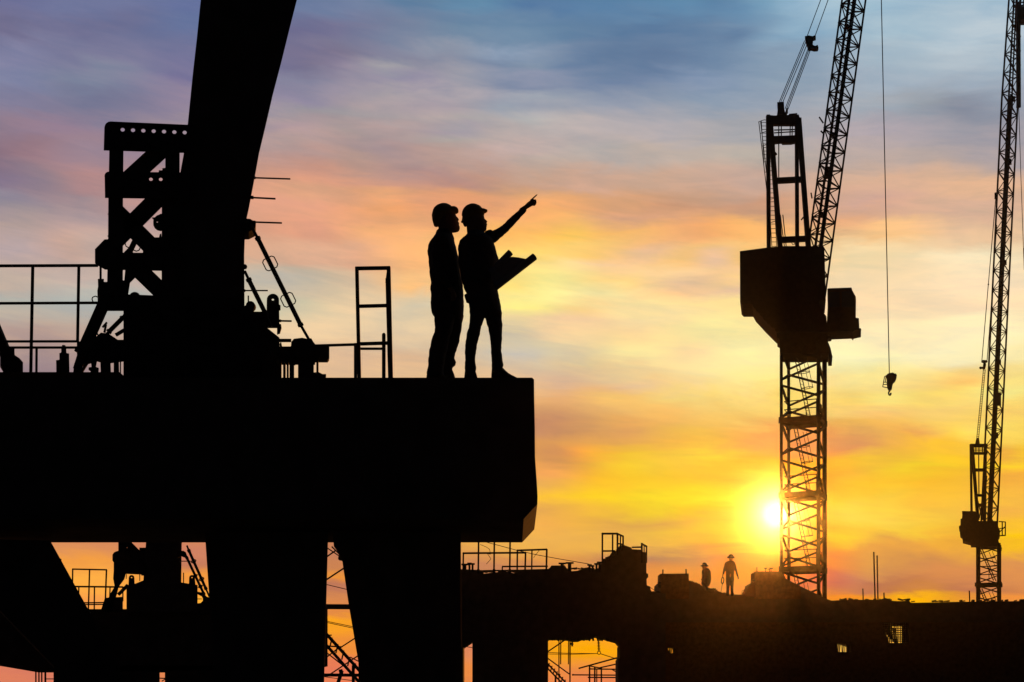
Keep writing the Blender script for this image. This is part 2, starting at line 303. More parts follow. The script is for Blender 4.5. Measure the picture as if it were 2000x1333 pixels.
def plate_with_holes(mb, P, holes, r, Y, d):
    """flat plate outline P (px) pierced by round holes (px centres, px radius), real thickness d"""
    bm = bmesh.new()
    outer = [bm.verts.new(W(a, b, Y)) for a, b in P]
    edges = [bm.edges.new((outer[i], outer[(i+1) % len(outer)])) for i in range(len(outer))]
    for hx, hy in holes:
        vs = [bm.verts.new(W(hx+r*math.cos(2*math.pi*k/12), hy+r*math.sin(2*math.pi*k/12), Y)) for k in range(12)]
        edges += [bm.edges.new((vs[i], vs[(i+1) % 12])) for i in range(12)]
    bmesh.ops.triangle_fill(bm, edges=edges, use_beauty=True)
    g = bmesh.ops.extrude_face_region(bm, geom=bm.faces[:])
    cx = sum(p[0] for p in P)/len(P)
    bmesh.ops.translate(bm, verts=[v for v in g['geom'] if isinstance(v, bmesh.types.BMVert)], vec=ray(cx)*d)
    bm.verts.index_update(); i = len(mb.v)
    mb.v += [v.co.copy() for v in bm.verts]; mb.f += [tuple(i+v.index for v in f.verts) for f in bm.faces]
    bm.free()
# ================================================================ the setting
g = MB(); g.ring(Vector((0, 54, 0)), Vector((235, 0, 0)), Vector((0, 94, 0)), 48); g.f.append(tuple(range(48)))
g.f[-1] = tuple(range(48))
ground = g.build('ground', SOIL); ground['kind'] = 'structure'
# ================================================================ first pier
CT = 3.414+EYE                      # top of the crosshead
YF, YB = 14.4, 16.4
pier = thing('bridge_pier', 'nearest black concrete pier with flat crosshead the two big workers stand on', 'bridge pier', (-2.0, 15.4, 0))
m = MB()
prof = [(-7.5, 3.414), (0.205, 3.414), (0.226, 3.395), (0.228, 3.2), (0.234, 2.9), (0.236, 2.6), (0.254, 2.35), (0.262, 2.2), (0.260, 2.12), (0.119, 1.968), (-7.5, 1.968)]
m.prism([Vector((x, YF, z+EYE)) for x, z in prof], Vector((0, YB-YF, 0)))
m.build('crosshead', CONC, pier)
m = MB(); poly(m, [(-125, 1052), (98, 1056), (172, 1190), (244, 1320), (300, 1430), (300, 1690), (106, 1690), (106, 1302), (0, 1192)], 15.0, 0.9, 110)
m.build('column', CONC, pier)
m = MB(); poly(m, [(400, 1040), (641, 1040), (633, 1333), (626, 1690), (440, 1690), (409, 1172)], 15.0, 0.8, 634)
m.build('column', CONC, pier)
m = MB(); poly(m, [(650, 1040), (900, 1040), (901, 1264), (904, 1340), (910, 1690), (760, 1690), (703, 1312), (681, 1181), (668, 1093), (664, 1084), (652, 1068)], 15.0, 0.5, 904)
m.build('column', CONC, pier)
m = MB(); m.box((-7.5, 14.42, CT+0.003), (-4.02, 15.2, CT+0.062)); sl_ = m.build('edge_board', WOOD, pier)
# ================================================================ leaning pylon leg
pyl = thing('leaning_pylon', 'huge dark pylon leg leaning right and widening out of the top of the frame', 'pylon', W(400, 780, 15.2))
m = MB()
L_ = [(470, -700), (436, -400), (410, -150), (392, 0), (385, 70), (376, 150), (367, 240), (359, 300), (352, 338), (345, 372), (325, 440), (317, 520), (317, 780)]
R_ = [(520, 780), (478, 640), (477, 500), (479, 440), (486, 408), (497, 350), (506, 300), (518, 250), (533, 185), (550, 120), (566, 55), (580, 0), (614, -150), (672, -400), (740, -700)]
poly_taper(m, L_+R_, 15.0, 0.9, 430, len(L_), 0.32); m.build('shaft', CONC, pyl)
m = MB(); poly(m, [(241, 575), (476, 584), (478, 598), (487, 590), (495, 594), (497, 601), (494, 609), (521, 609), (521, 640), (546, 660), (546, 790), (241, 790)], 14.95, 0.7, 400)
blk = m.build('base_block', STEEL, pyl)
def lug(px, py, r, py2, Y, parent, hole=2.6):
    P = [(px+r*math.cos(math.radians(a)), py-r*math.sin(math.radians(a))) for a in range(0, 181, 15)]+[(px-r-1, py2), (px+r+1, py2)]
    m = MB(); plate_with_holes(m, P, [(px, py-1)], hole, Y, 0.03); return m.build('lifting_lug', STEEL, parent)
lug(533, 586, 12, 640, 14.9, pyl)
lug(263, 582, 11.5, 620, 14.9, pyl)
m = MB(); poly(m, [(470, 426), (489, 428), (500, 435), (498, 447), (486, 453), (470, 453)], 14.9, 0.25); m.build('bracket', STEEL, pyl)
m = MB(); m.rod(W(489, 597.5, 14.9), W(489, 597.5, 14.9)+Vector((0, .06, 0)), .05, 14); m.build('pulley', STEEL, pyl)
m = MB(); prod(m, (485, 578), (485, 600), 2.2, 14.9); m.build('pin', STEEL, pyl)
m = MB(); poly(m, [(541, 630), (549, 634), (550, 640), (547, 650), (541, 652)], 14.9, .05); m.build('bolt', STEEL, pyl)
m = MB(); poly(m, [(541, 592), (548, 597), (548, 604), (541, 606)], 14.9, .05); m.build('bolt', STEEL, pyl)
for i, (a, b, w, lb) in enumerate([((490, 347.5), (567, 350), 2.6, 'topmost and longest thin rod sticking out of the leaning pylon'),
        ((486, 386), (538, 388.7), 3.0, 'second thin rod from the top with a nut at the pylon face'),
        ((490, 434), (550.5, 436), 2.8, 'thin rod just above the head of the long prop on the pylon'),
        ((470, 568), (523, 568), 2.2, 'thin rod crossing behind the short prop beside the pylon'),
        ((540, 627), (569.5, 627.6), 3.0, 'shortest thin rod low down beside the rounded lug')]):
    t = thing('tie_rod', lb, 'tie rod', W(*a, 14.93), 'tie rods sticking out of the pylon')
    m = MB(); prod(m, a, b, w, 14.93); m.build('rod', RUST, t)
    m = MB(); prod(m, (a[0]+(4 if i != 1 else 4), a[1]), (a[0]+9, a[1]+.2), 7 if i == 1 else 5, 14.93, n=6); m.build('nut', STEEL, t)
# ================================================================ formwork tower
ft = thing('formwork_tower', 'braced steel formwork tower left of the pylon with bolt holes along its top beams', 'formwork tower', W(270, 770, 14.9))
def arc(cx, cy, r, a0, a1, n=4): return [(cx+r*math.cos(math.radians(a0+(a1-a0)*k/n)), cy-r*math.sin(math.radians(a0+(a1-a0)*k/n))) for k in range(n+1)]
m = MB(); P = [(202.5, 293), (203.8, 250)]+arc(216, 249.5, 12, 170, 90)+[(380, 244.6), (380, 298.5)]
plate_with_holes(m, P, [(239.6+20.2*k, 253.2+0.9*k) for k in range(7)], 4.3, 14.9, 0.02)
tb = m.build('top_beam', STEEL, ft)
m = MB(); P = [(205, 386), (204.3, 346)]+arc(212.5, 344, 8.5, 180, 90)+[(380, 337.5), (380, 388.5)]
plate_with_holes(m, P, [(294.8, 350), (314, 350.2)], 3.8, 14.9, 0.02); m.build('middle_beam', STEEL, ft)
m = MB(); poly(m, [(185.4, 487), (204, 468), (240, 466), (240, 494), (318, 494), (320, 528), (205, 525.5), (189, 516.5), (185.4, 513)], 14.9, 0.03); m.build('lower_beam', STEEL, ft)
m = MB(); poly(m, [(213.5, 290), (241.3, 290), (240.3, 390), (240, 560), (250, 575), (250, 606), (208, 606), (211, 470), (211.5, 390)], 14.94, 0.04); m.build('post', STEEL, ft)
m = MB(); poly(m, [(322.8, 290), (351, 290), (351, 340), (351, 600), (315.5, 600), (316, 385), (322.8, 340)], 14.94, 0.04); m.build('post', STEEL, ft)
for a, b, w in [((340, 270), (238, 363), 33), ((338, 358), (222, 474), 33), ((222, 408), (334, 518), 32), ((240, 497), (340, 594), 33)]:
    m = MB(); pbeam(m, a, b, w, 14.98, 0.03); m.build('brace', STEEL, ft)
m = MB(); poly(m, [(283, 445), (302, 464), (318, 464), (318, 495), (279, 495), (279, 489), (252, 462), (262, 440)], 14.96, 0.02); m.build('gusset', STEEL, ft)
m = MB(); poly(m, [(246, 510), (282, 524), (254, 552), (250, 578), (240, 578)], 14.96, 0.02); m.build('gusset', STEEL, ft)
m = MB(); P = arc(314, 434, 15, 0, 340, 14); plate_with_holes(m, P, [(307.2, 432.8)], 2.2, 14.88, 0.05); m.build('pulley', STEEL, ft)
m = MB(); poly(m, [(297, 425), (305, 425), (313, 418), (316, 418), (316, 430), (300, 428)], 14.88, .03); m.build('clamp', STEEL, ft); m = MB(); poly(m, [(312, 458), (315, 456), (316, 466), (310, 466)], 14.88, .03); m.build('clamp', STEEL, ft); m = MB(); poly(m, [(310, 333), (317, 333), (317, 329), (324, 328), (324, 340), (310, 340)], 14.88, .03)
m.build('clamp', STEEL, ft)
m = MB(); poly(m, [(191, 545), (203, 545), (203, 551), (209, 551), (213, 548), (250, 548), (250, 605), (217, 605), (191, 600), (190, 568), (191.5, 560)], 14.9, 0.05); m.build('shoe', STEEL, ft)
# ================================================================ inclined props
def loop(px, py, ang, w, h, Y, parent, r=1.1):
    """rounded rectangular handle loop crossing a prop"""
    ca, sa = math.cos(ang), math.sin(ang); P = []
    for x, y in [(-w/2+4, -h/2), (w/2-4, -h/2), (w/2, -h/2+4), (w/2, h/2-4), (w/2-4, h/2), (-w/2+4, h/2), (-w/2, h/2-4), (-w/2, -h/2+4)]:
        P.append(W(px+x*ca-y*sa, py+x*sa+y*ca, Y))
    m = MB(); m.path(P+[P[0]], r*Y/F, 6); return m.build('handle', STEEL, parent)
def prop(lb, top, a, b, bot, w, ws, Y, loops=(), wl=26, hl=24, group='inclined push pull props', Y2=None):
    t = thing('push_pull_prop', lb, 'prop', W(*bot, Y), group)
    m = MB(); prod(m, a, b, w, Y, n=10); m.build('tube', STEEL, t)
    for p in (a, b):
        m = MB(); d = (Vector(b)-Vector(a)).normalized()*4; q = Vector(p); prod(m, q-d*.6, q+d*.6, w*1.28, Y, n=10); m.build('collar', STEEL, t)
    m = MB(); prod(m, top, a, ws, Y); m.build('end_screw', STEEL, t)
    m = MB(); prod(m, b, bot, ws, Y); m.build('end_screw', STEEL, t)
    ang = math.atan2(b[1]-a[1], b[0]-a[0])
    for f in loops: loop(a[0]+(b[0]-a[0])*f, a[1]+(b[1]-a[1])*f, ang, hl, wl, Y, t)
    return t
prop('long inclined prop with two handle loops running from pylon down to the right', (490, 440), (503.5, 466), (587, 635), (606, 668), 9, 5, 14.75, (0.29, 0.71), 25, 24)
prop('short inclined prop close to the pylon ending behind the round lug', (478, 530), (486, 547), (519, 614), (530, 640), 9, 5, 14.8, ())
prop('thick inclined prop sloping down left from the foot of the formwork tower', (216, 562), (208, 582), (160, 690), (150, 722), 24, 16, 14.7, (0.1,), 50, 12)
prop('slim prop seen through the triangular gap in the formwork tower braces', (272, 452), (268, 462), (240, 520), (230, 545), 11, 7, 15.1, (0.25,), 30, 22)
prop('short prop leaning out of the base block above the left railing', (246, 612), (239, 622), (213, 648), (200, 664), 9, 6, 14.7, ())
prop('dark prop cut by the left edge of the frame behind the railing', (-40, 560), (-30, 590), (12, 690), (22, 722), 22, 14, 14.7, ())
m = MB(); t = thing('ring_clamp', 'small round clamp bolted to the pylon beside the short prop', 'clamp', W(478, 521.5, 14.8)); m.ball(W(478, 521.5, 14.8), 5*14.8/F, 10); m.build('clamp_body', STEEL, t)
# ================================================================ screw jacks and shoring hardware on the deck
t = thing('shoring_bracket', 'bulky bracket under the long prop foot with a long box beam', 'bracket', W(595, 735, 14.7))
m = MB(); poly(m, [(546, 662), (569, 662), (569, 666.5), (546, 666.5)], 14.7, .05); m.build('plate', STEEL, t)
m = MB(); poly(m, [(569, 668), (574, 662), (590, 660), (600, 662), (608, 661), (612, 668), (616, 673), (616, 704), (549, 704), (552, 680), (546, 672), (549, 667), (551, 677), (568, 677)], 14.7, .2); m.build('bracket_body', STEEL, t)
m = MB(); poly(m, [(540, 678), (643, 675.5), (643, 700), (640, 703), (542, 703)], 14.72, .12); m.build('box_beam', STEEL, t)
m = MB(); poly(m, [(553, 700), (560, 710), (567, 706), (576, 712), (582, 703), (582, 698), (550, 698)], 14.7, .06); m.build('rib', STEEL, t)
for x, w in ((548, 3), (555.5, 4), (562, 3), (570, 8), (620, 3.4)):
    m = MB(); pbeam(m, (x, 700), (x, 745), w, 14.7); m.build('leg', STEEL, t)
m = MB(); poly(m, [(582, 706), (604, 705), (613, 708), (613, 740), (582, 740)], 14.7, .15); m.build('jack', STEEL, t)
m = MB(); poly(m, [(612, 728), (622, 727), (630, 731), (637, 731), (637, 736), (630, 742), (612, 742)], 14.7, .1); m.build('foot', STEEL, t)
t = thing('screw_jack', 'squat screw jack with stepped head standing between the railing posts at left', 'screw jack', W(122, 730, 14.6))
m = MB(); poly(m, [(119.5, 679), (129, 679), (130, 690), (135, 691), (136, 735), (110, 735), (109.5, 704), (116, 703), (116, 690), (119.5, 689)], 14.6, .12); m.build('jack_body', STEEL, t)
m = MB(); prod(m, (124.5, 675), (124.5, 690), 7, 14.65); m.build('screw', STEEL, t)
t = thing('screw_jack', 'screw jack partly cut by the left frame edge beside the dark prop', 'screw jack', W(34, 730, 14.6))
m = MB(); poly(m, [(0, 650), (14, 677), (28, 683), (29, 694), (38, 700), (45, 708), (45, 727), (44.6, 735), (6, 735), (6, 722), (0, 712)], 14.6, .12); m.build('jack_body', STEEL, t)
m = MB(); prod(m, (24, 680), (24, 700), 9, 14.65); m.build('screw', STEEL, t)
t = thing('shoring_rig', 'cluttered steel base of struts and feet under the formwork tower at left', 'bracket', W(200, 730, 14.7))
m = MB(); poly(m, [(150, 668), (180, 664), (190, 656), (197, 650), (212, 652), (224, 660), (230, 664), (242, 664), (242, 700), (220, 703), (205, 705), (190, 700), (170, 706), (150, 690)], 14.75, .15); m.build('base_frame', STEEL, t)
for a, b, w in (((185, 690), (153, 718), 7), ((176, 700), (160, 726), 4), ((226, 655), (243, 645), 5), ((186, 652), (194, 640), 2), ((194, 660), (186, 644), 2), ((204, 650), (207, 634), 3), ((200, 640), (209, 630), 2.5)):
    m = MB(); pbeam(m, a, b, w, 14.72); m.build('strut', STEEL, t)
for P in ([(177, 700), (190, 700), (187, 717), (193, 719), (193, 722), (189, 735), (176, 735), (177, 722), (173, 720), (173, 718), (179, 717)], [(196, 709), (205, 708), (216, 708), (217, 735), (197, 735)], [(222, 700), (232, 700), (233, 735), (222, 735)], [(234, 690), (236.5, 690), (236.5, 745), (234, 745)], [(150, 700), (160, 705), (163, 735), (142, 735), (145, 710)]):
    m = MB(); poly(m, P, 14.72, .08); m.build('foot', STEEL, t)
# ================================================================ railings on the crosshead
t = thing('guard_railing', 'three-rail pipe guard railing along the left end of the crosshead', 'railing', W(60, 735, 14.55))
for a, b, w in (((-200, 520.5), (191, 519), 5.6), ((-200, 593.8), (191, 592), 5), ((-200, 667.6), (152, 667.2), 4.4)):
    m = MB(); prod(m, a, b, w, 14.55); m.build('rail', STEEL, t)
for a, b, w in (((64, 520), (60, 735), 6), ((154, 520), (151.5, 668), 5.6), ((196.5, 519), (196.5, 548), 4), ((-60, 520), (-63, 735), 6)):
    m = MB(); prod(m, a, b, w, 14.55); m.build('post', STEEL, t)
t = thing('toe_rail', 'low single rail with short posts behind the left guard railing', 'railing', W(70, 735, 14.65))
m = MB(); prod(m, (14, 679.3), (240, 679.3), 4.4, 14.65); m.build('rail', STEEL, t)
m = MB(); prod(m, (71.5, 679), (71, 735), 4.4, 14.65); m.build('post', STEEL, t)
m = MB(); prod(m, (225, 668), (242, 668), 4, 14.66); m.build('rail', STEEL, t)
t = thing('guard_gate', 'tall ladder-like guard frame standing left of the workers', 'guard frame', W(730, 745, 14.5))
for a, b, w, y in (((697, 523), (702, 750), 6.2, 14.5), ((759, 523), (764, 750), 7.5, 14.5), ((756.5, 545), (762, 750), 6.5, 14.6)):
    m = MB(); pbeam(m, a, b, w, y, .035); m.build('post', STEEL, t)
m = MB(); pbeam(m, (759, 526), (755.5, 553), 5, 14.53, .03); m.build('post', STEEL, t)
for a, b, w in (((694, 524.8), (762.4, 523.8), 5.6), ((699, 598.7), (757, 597.2), 5.2), ((700, 672.2), (759, 670.5), 5.2)):
    m = MB(); pbeam(m, a, b, w, 14.505, .03); m.build('crossbar', STEEL, t)
t = thing('low_guard_rail', 'low rail joining the bracket to the tall guard frame', 'railing', W(694, 745, 14.62))
m = MB(); prod(m, (606, 676), (696, 673.3), 5, 14.62); m.build('rail', STEEL, t)
m = MB(); prod(m, (701, 681.6), (748, 681.6), 4.6, 14.62); m.build('rail', STEEL, t)
m = MB(); prod(m, (694.5, 671), (694.5, 755), 6, 14.62); m.build('post', STEEL, t)
m = MB(); prod(m, (641, 674), (641, 701), 4, 14.62); m.build('stub', STEEL, t)
m = MB(); prod(m, (749.6, 654), (749.6, 755), 7.4, 14.62, n=10); m.ball(W(749.6, 654, 14.62), 3.6*14.62/F, 10); m.build('post', STEEL, t)

# ================================================================ people
def hs(mb, rows, Y, n=18):      # horizontal slices: (row, xl, xr, depth radius, y shift)
    secs = []
    for r in rows:
        row, xl, xr, dr = r[:4]; dy = r[4] if len(r) > 4 else 0
        c = W((xl+xr)/2, row, Y); c.y = Y+dy
        secs.append((c, Vector(((xr-xl)/2*Y/F, 0, 0)), Vector((0, dr, 0))))
    mb.loft(secs, n)
def limb(mb, P, Y, n=12):       # (px, py, radius px, y shift)
    C = [W(p[0], p[1], Y)+Vector((0, p[3] if len(p) > 3 else 0, 0)) for p in P]
    secs = []
    for i, c in enumerate(C):
        a = (C[min(i+1, len(C)-1)]-C[max(i-1, 0)]).normalized(); u, v = mb.frame(a); r = P[i][2]*Y/F
        secs.append((c, u*r, v*r))
    mb.loft(secs, n)
    mb.ball(C[0], P[0][2]*Y/F*0.98, 10); mb.ball(C[-1], P[-1][2]*Y/F*0.98, 10)
def worker_near():
    Y = 14.62
    # ---- right-hand worker, pointing
    t = thing('person', 'worker in hard hat pointing up to the right with outstretched arm, holding a plan', 'person', W(948, 747, Y), 'workers standing on the crosshead')
    b = MB()
    hs(b, [(402, 914, 934, .05), (410, 906, 942, .07), (418, 904.5, 944.5, .078), (426, 906, 946.3, .078), (433, 908, 948, .076), (439, 910, 949.5, .073), (445, 913, 949.8, .068), (450, 918, 949.2, .06), (454, 925, 946, .045)], Y)
    limb(b, [(925, 444, 14.0), (925, 456, 12.8), (925, 470, 14)], Y)
    hs(b, [(468, 903, 950, .16), (490, 899, 965, .18), (530, 902, 966, .14), (570, 912, 968, .14), (600, 918, 975, .15)], Y)
    hs(b, [(429, 943, 948, .018), (433, 942, 952.4, .02), (436, 943, 950.2, .022)], Y)            # nose
    hs(b, [(437.6, 940, 951.6, .02), (439.5, 940, 952, .026), (441, 940, 950.6, .02), (443, 940, 951.3, .024), (445, 940, 950, .02)], Y)  # lips
    hs(b, [(446, 935, 950.6, .03), (450, 936, 950, .03), (452.5, 936, 947, .02)], Y)
    for s_ in (-1, 1):
        hs(b, [(427, 921, 927, .010, s_*.078), (432, 919.5, 928, .013, s_*.08), (439, 921, 927, .010, s_*.076)], Y, 10)  # ears
    limb(b, [(1018, 411, 4.6), (1027, 405, 4.4), (1034, 399.5, 5.4), (1040, 396, 5.6)], Y)
    limb(b, [(1037, 391.6, 2.0), (1042.5, 386.5, 1.55), (1048.8, 380.6, 1.25)], Y, 8)             # pointing finger
    for k, (dy, dx) in enumerate(((0.012, 0), (0.03, -.5), (0.045, -1.5))):
        limb(b, [(1040+dx, 392.5+k*.8, 2.2, dy-.02), (1046.3+dx, 391.8+k*.8, 2.0, dy-.02), (1046.8+dx, 397+k*.6, 1.9, dy-.02), (1042.5+dx, 399.5, 1.8, dy-.02)], Y, 8)
    limb(b, [(1036, 400, 2.4, -.03), (1041, 402.6, 2.1, -.03), (1044, 402.8, 1.7, -.025)], Y, 8)   # thumb
    limb(b, [(958, 549, 4.2, -.13), (968, 547, 4.6, -.14), (974, 545, 5.0, -.14)], Y)
    for k in range(4): limb(b, [(975, 541+k*3.2, 1.8, -.15), (981, 540+k*3.3, 1.6, -.16), (984, 541+k*3.2, 1.5, -.14)], Y, 8)
    b.build('body', SKIN, t, remesh=.006)
    s = MB()
    hs(s, [(452, 913, 941, .07), (457, 912.5, 948, .09), (463, 908, 955, .14), (468, 902.5, 961, .185), (474, 897.5, 964, .205), (481, 895, 966.3, .21), (495, 894.3, 970.7, .20), (507, 894.6, 974, .185), (525, 897, 973, .165), (545, 901, 972, .155), (562, 905, 972, .155), (572, 910.5, 973, .155), (584, 913, 975, .16), (592, 915, 976.5, .16)], Y)
    limb(s, [(953, 467, 12.5, .02), (966, 458, 10.8, .05), (985, 444.6, 8.0, .05), (1004, 426.8, 7.2, .03), (1015, 416.4, 6.6, .02), (1022.5, 410.6, 6.3, 0)], Y)
    hs(s, [(450.5, 954, 961, .03), (453, 948, 965, .05), (460, 945, 968, .07)], Y)
    limb(s, [(910, 484, 9.5, -.17), (914, 515, 8.2, -.19), (921, 545, 7.0, -.19), (940, 551, 6.4, -.16), (957, 549, 5.8, -.13)], Y)
    s.build('shirt', CLOTH, t, remesh=.006, folds=.006)
    q = MB()
    hs(q, [(584, 914, 975.5, .15), (596, 916, 978, .155), (609, 917, 979.8, .155), (614, 919, 979.5, .14), (618, 928, 970, .07)], Y)
    hs(q, [(606, 917, 952, .085, -.07), (620, 917.8, 947.6, .09, -.07), (632, 917, 944, .088, -.07), (645, 915.5, 939.8, .08, -.07), (652, 912.5, 938, .078, -.07), (662, 910.6, 936, .072, -.07), (678, 908.8, 932.2, .065, -.06), (692, 908.5, 930, .06, -.06), (705, 908.6, 927.8, .058, -.06), (712, 908.4, 929.3, .062, -.06), (720, 908.3, 930.4, .064, -.06), (728, 908.3, 929.5, .06, -.06), (733, 908.6, 928.5, .055, -.06)], Y)
    hs(q, [(606, 945, 980, .085, .07), (621, 948.4, 980.5, .09, .07), (634, 951.8, 981, .085, .07), (648, 954.8, 981, .078, .07), (660, 956.4, 980.5, .072, .07), (680, 958.8, 980, .066, .06), (698, 960, 981, .062, .06), (706, 960.5, 982.4, .062, .06), (711, 960.7, 983.6, .064, .06), (716, 960.3, 981.5, .062, .06), (724, 960, 983, .058, .06)], Y)
    q.build('trousers', DENIM, t, remesh=.006, folds=.006)
    for P in ([(726, 908.6, 928.6, .05, -.06), (735, 907.6, 931.4, .05, -.06), (741, 907, 933, .052, -.06), (747.2, 907, 934, .052, -.06)],
              [(716, 960.4, 982, .05, .06), (722, 960, 988, .05, .06), (727, 959.6, 994, .05, .06), (731, 959.4, 1001, .05, .06), (735, 959.2, 1009.5, .05, .06), (739, 959, 1013, .05, .06), (744, 959, 1014, .05, .06)]):
        m_ = MB(); hs(m_, P, Y); m_.build('boot', LEATHER, t, smooth=True)
    h = MB()
    hs(h, [(399.6, 919, 928, .025), (401.2, 914.5, 933, .055), (404, 909.5, 938.5, .082), (408, 905.5, 942.2, .1), (413, 902.8, 945, .11), (418, 901.8, 946.3, .112), (421, 901.6, 945.5, .112), (422, 903, 936, .11), (430, 901.9, 925, .098), (436, 903.5, 916, .075), (440.5, 905.5, 912.5, .05)], Y, 20)
    hat = h.build('hard_hat', HAT, t, smooth=True)
    v = MB(); C = [(939, 413.5, .085, 4), (945, 412.8, .075, 2.6), (949, 412.6, .055, 1.5), (952, 412.2, .03, .9)]
    v.loft([(W(a, r, Y), Vector((0, d, 0)), Vector((0, 0, z*Y/F))) for a, r, d, z in C], 14); sub(v.build('brim', HAT, t, smooth=True), hat)
    v = MB(); v.ball(W(903, 433.5, Y), 2.8*Y/F, 8); sub(v.build('ratchet_knob', HAT, t), hat)
    v = MB(); poly(v, [(907, 576), (912, 573), (917, 578), (917, 590), (911, 588), (909.5, 583)], Y-.03, .07); v.build('pouch', LEATHER, t)
    # ---- left-hand worker
    Y = 14.80
    t = thing('person', 'worker in hard hat with arms at his sides looking right, leftmost of the big pair', 'person', W(862, 752, Y), 'workers standing on the crosshead')
    b = MB()
    hs(b, [(402, 857, 877, .05), (410, 849, 884, .07), (418, 847, 889.5, .078), (426, 848.5, 893, .078), (433, 850, 894.5, .076), (439, 852.5, 895.6, .072), (445, 857, 897, .068), (449, 862, 897, .06), (452.4, 870, 895.4, .05)], Y)
    limb(b, [(869, 440, 13), (868, 455, 11.8), (868, 470, 13)], Y)
    hs(b, [(470, 850, 886, .15), (500, 842, 890, .17), (540, 846, 895, .14), (575, 848, 900, .14), (600, 848, 900, .15)], Y)
    hs(b, [(424.5, 887, 893.5, .016), (429.5, 887, 896.9, .019), (432.5, 888, 894.8, .02)], Y)
    hs(b, [(434, 886, 896, .022), (437, 886, 897.3, .026), (439.5, 886, 896.4, .02), (442, 886, 897.6, .024)], Y)
    hs(b, [(443, 882, 898.2, .03), (448, 884, 898.2, .032), (452.6, 886, 896, .022)], Y)
    for s_ in (-1, 1):
        hs(b, [(425, 868, 874, .010, s_*.078), (431, 866.5, 875, .013, s_*.08), (438, 868, 874, .010, s_*.076)], Y, 10)
    for s_ in (-1, 1):
        x0 = 884 if s_ < 0 else 890
        limb(b, [(x0-6, 572, 3.8, s_*.2), (x0+1, 580, 4.8, s_*.2), (x0+4, 587, 4.6, s_*.2)], Y)
        for k in range(4): limb(b, [(x0+2.2*k-1, 588, 1.8, s_*.2), (x0+2.2*k, 595, 1.6, s_*.2), (x0+2.2*k-2, 599-abs(k-1.5), 1.4, s_*.195)], Y, 8)
        limb(b, [(x0+6, 583, 2, s_*.18), (x0+8, 589, 1.7, s_*.18)], Y, 8)
    b.build('body', SKIN, t, remesh=.006)
    s = MB()
    hs(s, [(449, 856, 882, .07), (452, 853, 883.5, .078), (459, 850.9, 884.5, .10), (466, 846, 887.4, .15), (471, 842.2, 888, .185), (477, 838.4, 889, .20), (484, 835.8, 890.8, .205), (492, 834.7, 893, .205), (500, 835.4, 895, .20), (515, 837.6, 897, .19), (537, 839.6, 900.5, .175), (555, 841, 904, .165), (570, 841.3, 905.5, .165), (590, 841.3, 906.6, .165), (602, 841.6, 906.2, .165), (612, 844, 905.4, .15), (617, 846.5, 904, .12)], Y)
    for s_ in (-1, 1):
        limb(s, [(856, 484, 10, s_*.17), (853, 510, 9, s_*.20), (856, 535, 8, s_*.215), (868, 558, 6.8, s_*.215), (878, 570, 5.8, s_*.205)], Y)
    s.build('shirt', CLOTH, t, remesh=.006, folds=.006)
    q = MB()
    hs(q, [(600, 842.5, 905.6, .15), (611, 844.6, 905, .155), (620, 848.8, 903.8, .15), (628, 850, 901, .12)], Y)
    hs(q, [(612, 845, 890, .085, -.075), (622, 849.4, 890, .088, -.075), (640, 849.6, 886, .082, -.075), (652, 849.6, 883, .078, -.075), (660, 847, 880, .074, -.075), (668, 843.4, 878, .072, -.075), (690, 839, 873.5, .066, -.07), (708, 837.4, 870, .064, -.07), (726, 835.8, 867, .064, -.07), (740, 833.4, 868, .066, -.07)], Y)
    hs(q, [(612, 862, 905, .085, .075), (622, 868, 903.6, .088, .075), (640, 868, 900.6, .082, .075), (660, 866, 897.5, .075, .075), (675, 863, 893.8, .07, .075), (688, 860, 890, .066, .07), (697, 858, 887, .064, .07), (701, 858, 888.8, .066, .07), (705, 858, 890.7, .068, .07), (710, 858, 889.6, .066, .07), (714.5, 857, 884, .062, .07), (719, 856, 883, .06, .07), (726, 855, 886, .062, .07), (736, 854, 888.4, .064, .07)], Y)
    q.build('trousers', DENIM, t, remesh=.006, folds=.006)
    for P in ([(736, 834, 868, .055, -.07), (745, 833, 880, .055, -.07), (752.5, 833, 884, .055, -.07)], [(732, 856, 887, .055, .07), (742, 855, 893, .055, .07), (749, 855, 899, .055, .07)]):
        m_ = MB(); hs(m_, P, Y); m_.build('boot', LEATHER, t, smooth=True)
    h = MB()
    hs(h, [(398.6, 862.5, 871.5, .025), (400.2, 857.5, 876.5, .055), (403, 851.8, 881.4, .08), (407, 847.6, 885.4, .1), (412, 845, 888.4, .11), (418, 843.6, 890.4, .112), (421, 843.2, 889.5, .112), (422, 843.4, 880, .11), (430, 844.2, 869, .098), (436, 845.8, 862, .075), (441, 847.5, 857, .05)], Y, 20)
    hat = h.build('hard_hat', HAT, t, smooth=True)
    v = MB(); C = [(881, 411.5, .09, 6), (887, 411, .085, 6.2), (891.5, 411.4, .07, 5.6), (894.5, 412, .05, 3.6), (895.6, 412.4, .03, 1.2)]
    v.loft([(W(a, r, Y), Vector((0, d, 0)), Vector((0, 0, z*Y/F))) for a, r, d, z in C], 14); sub(v.build('brim', HAT, t, smooth=True), hat)
worker_near()
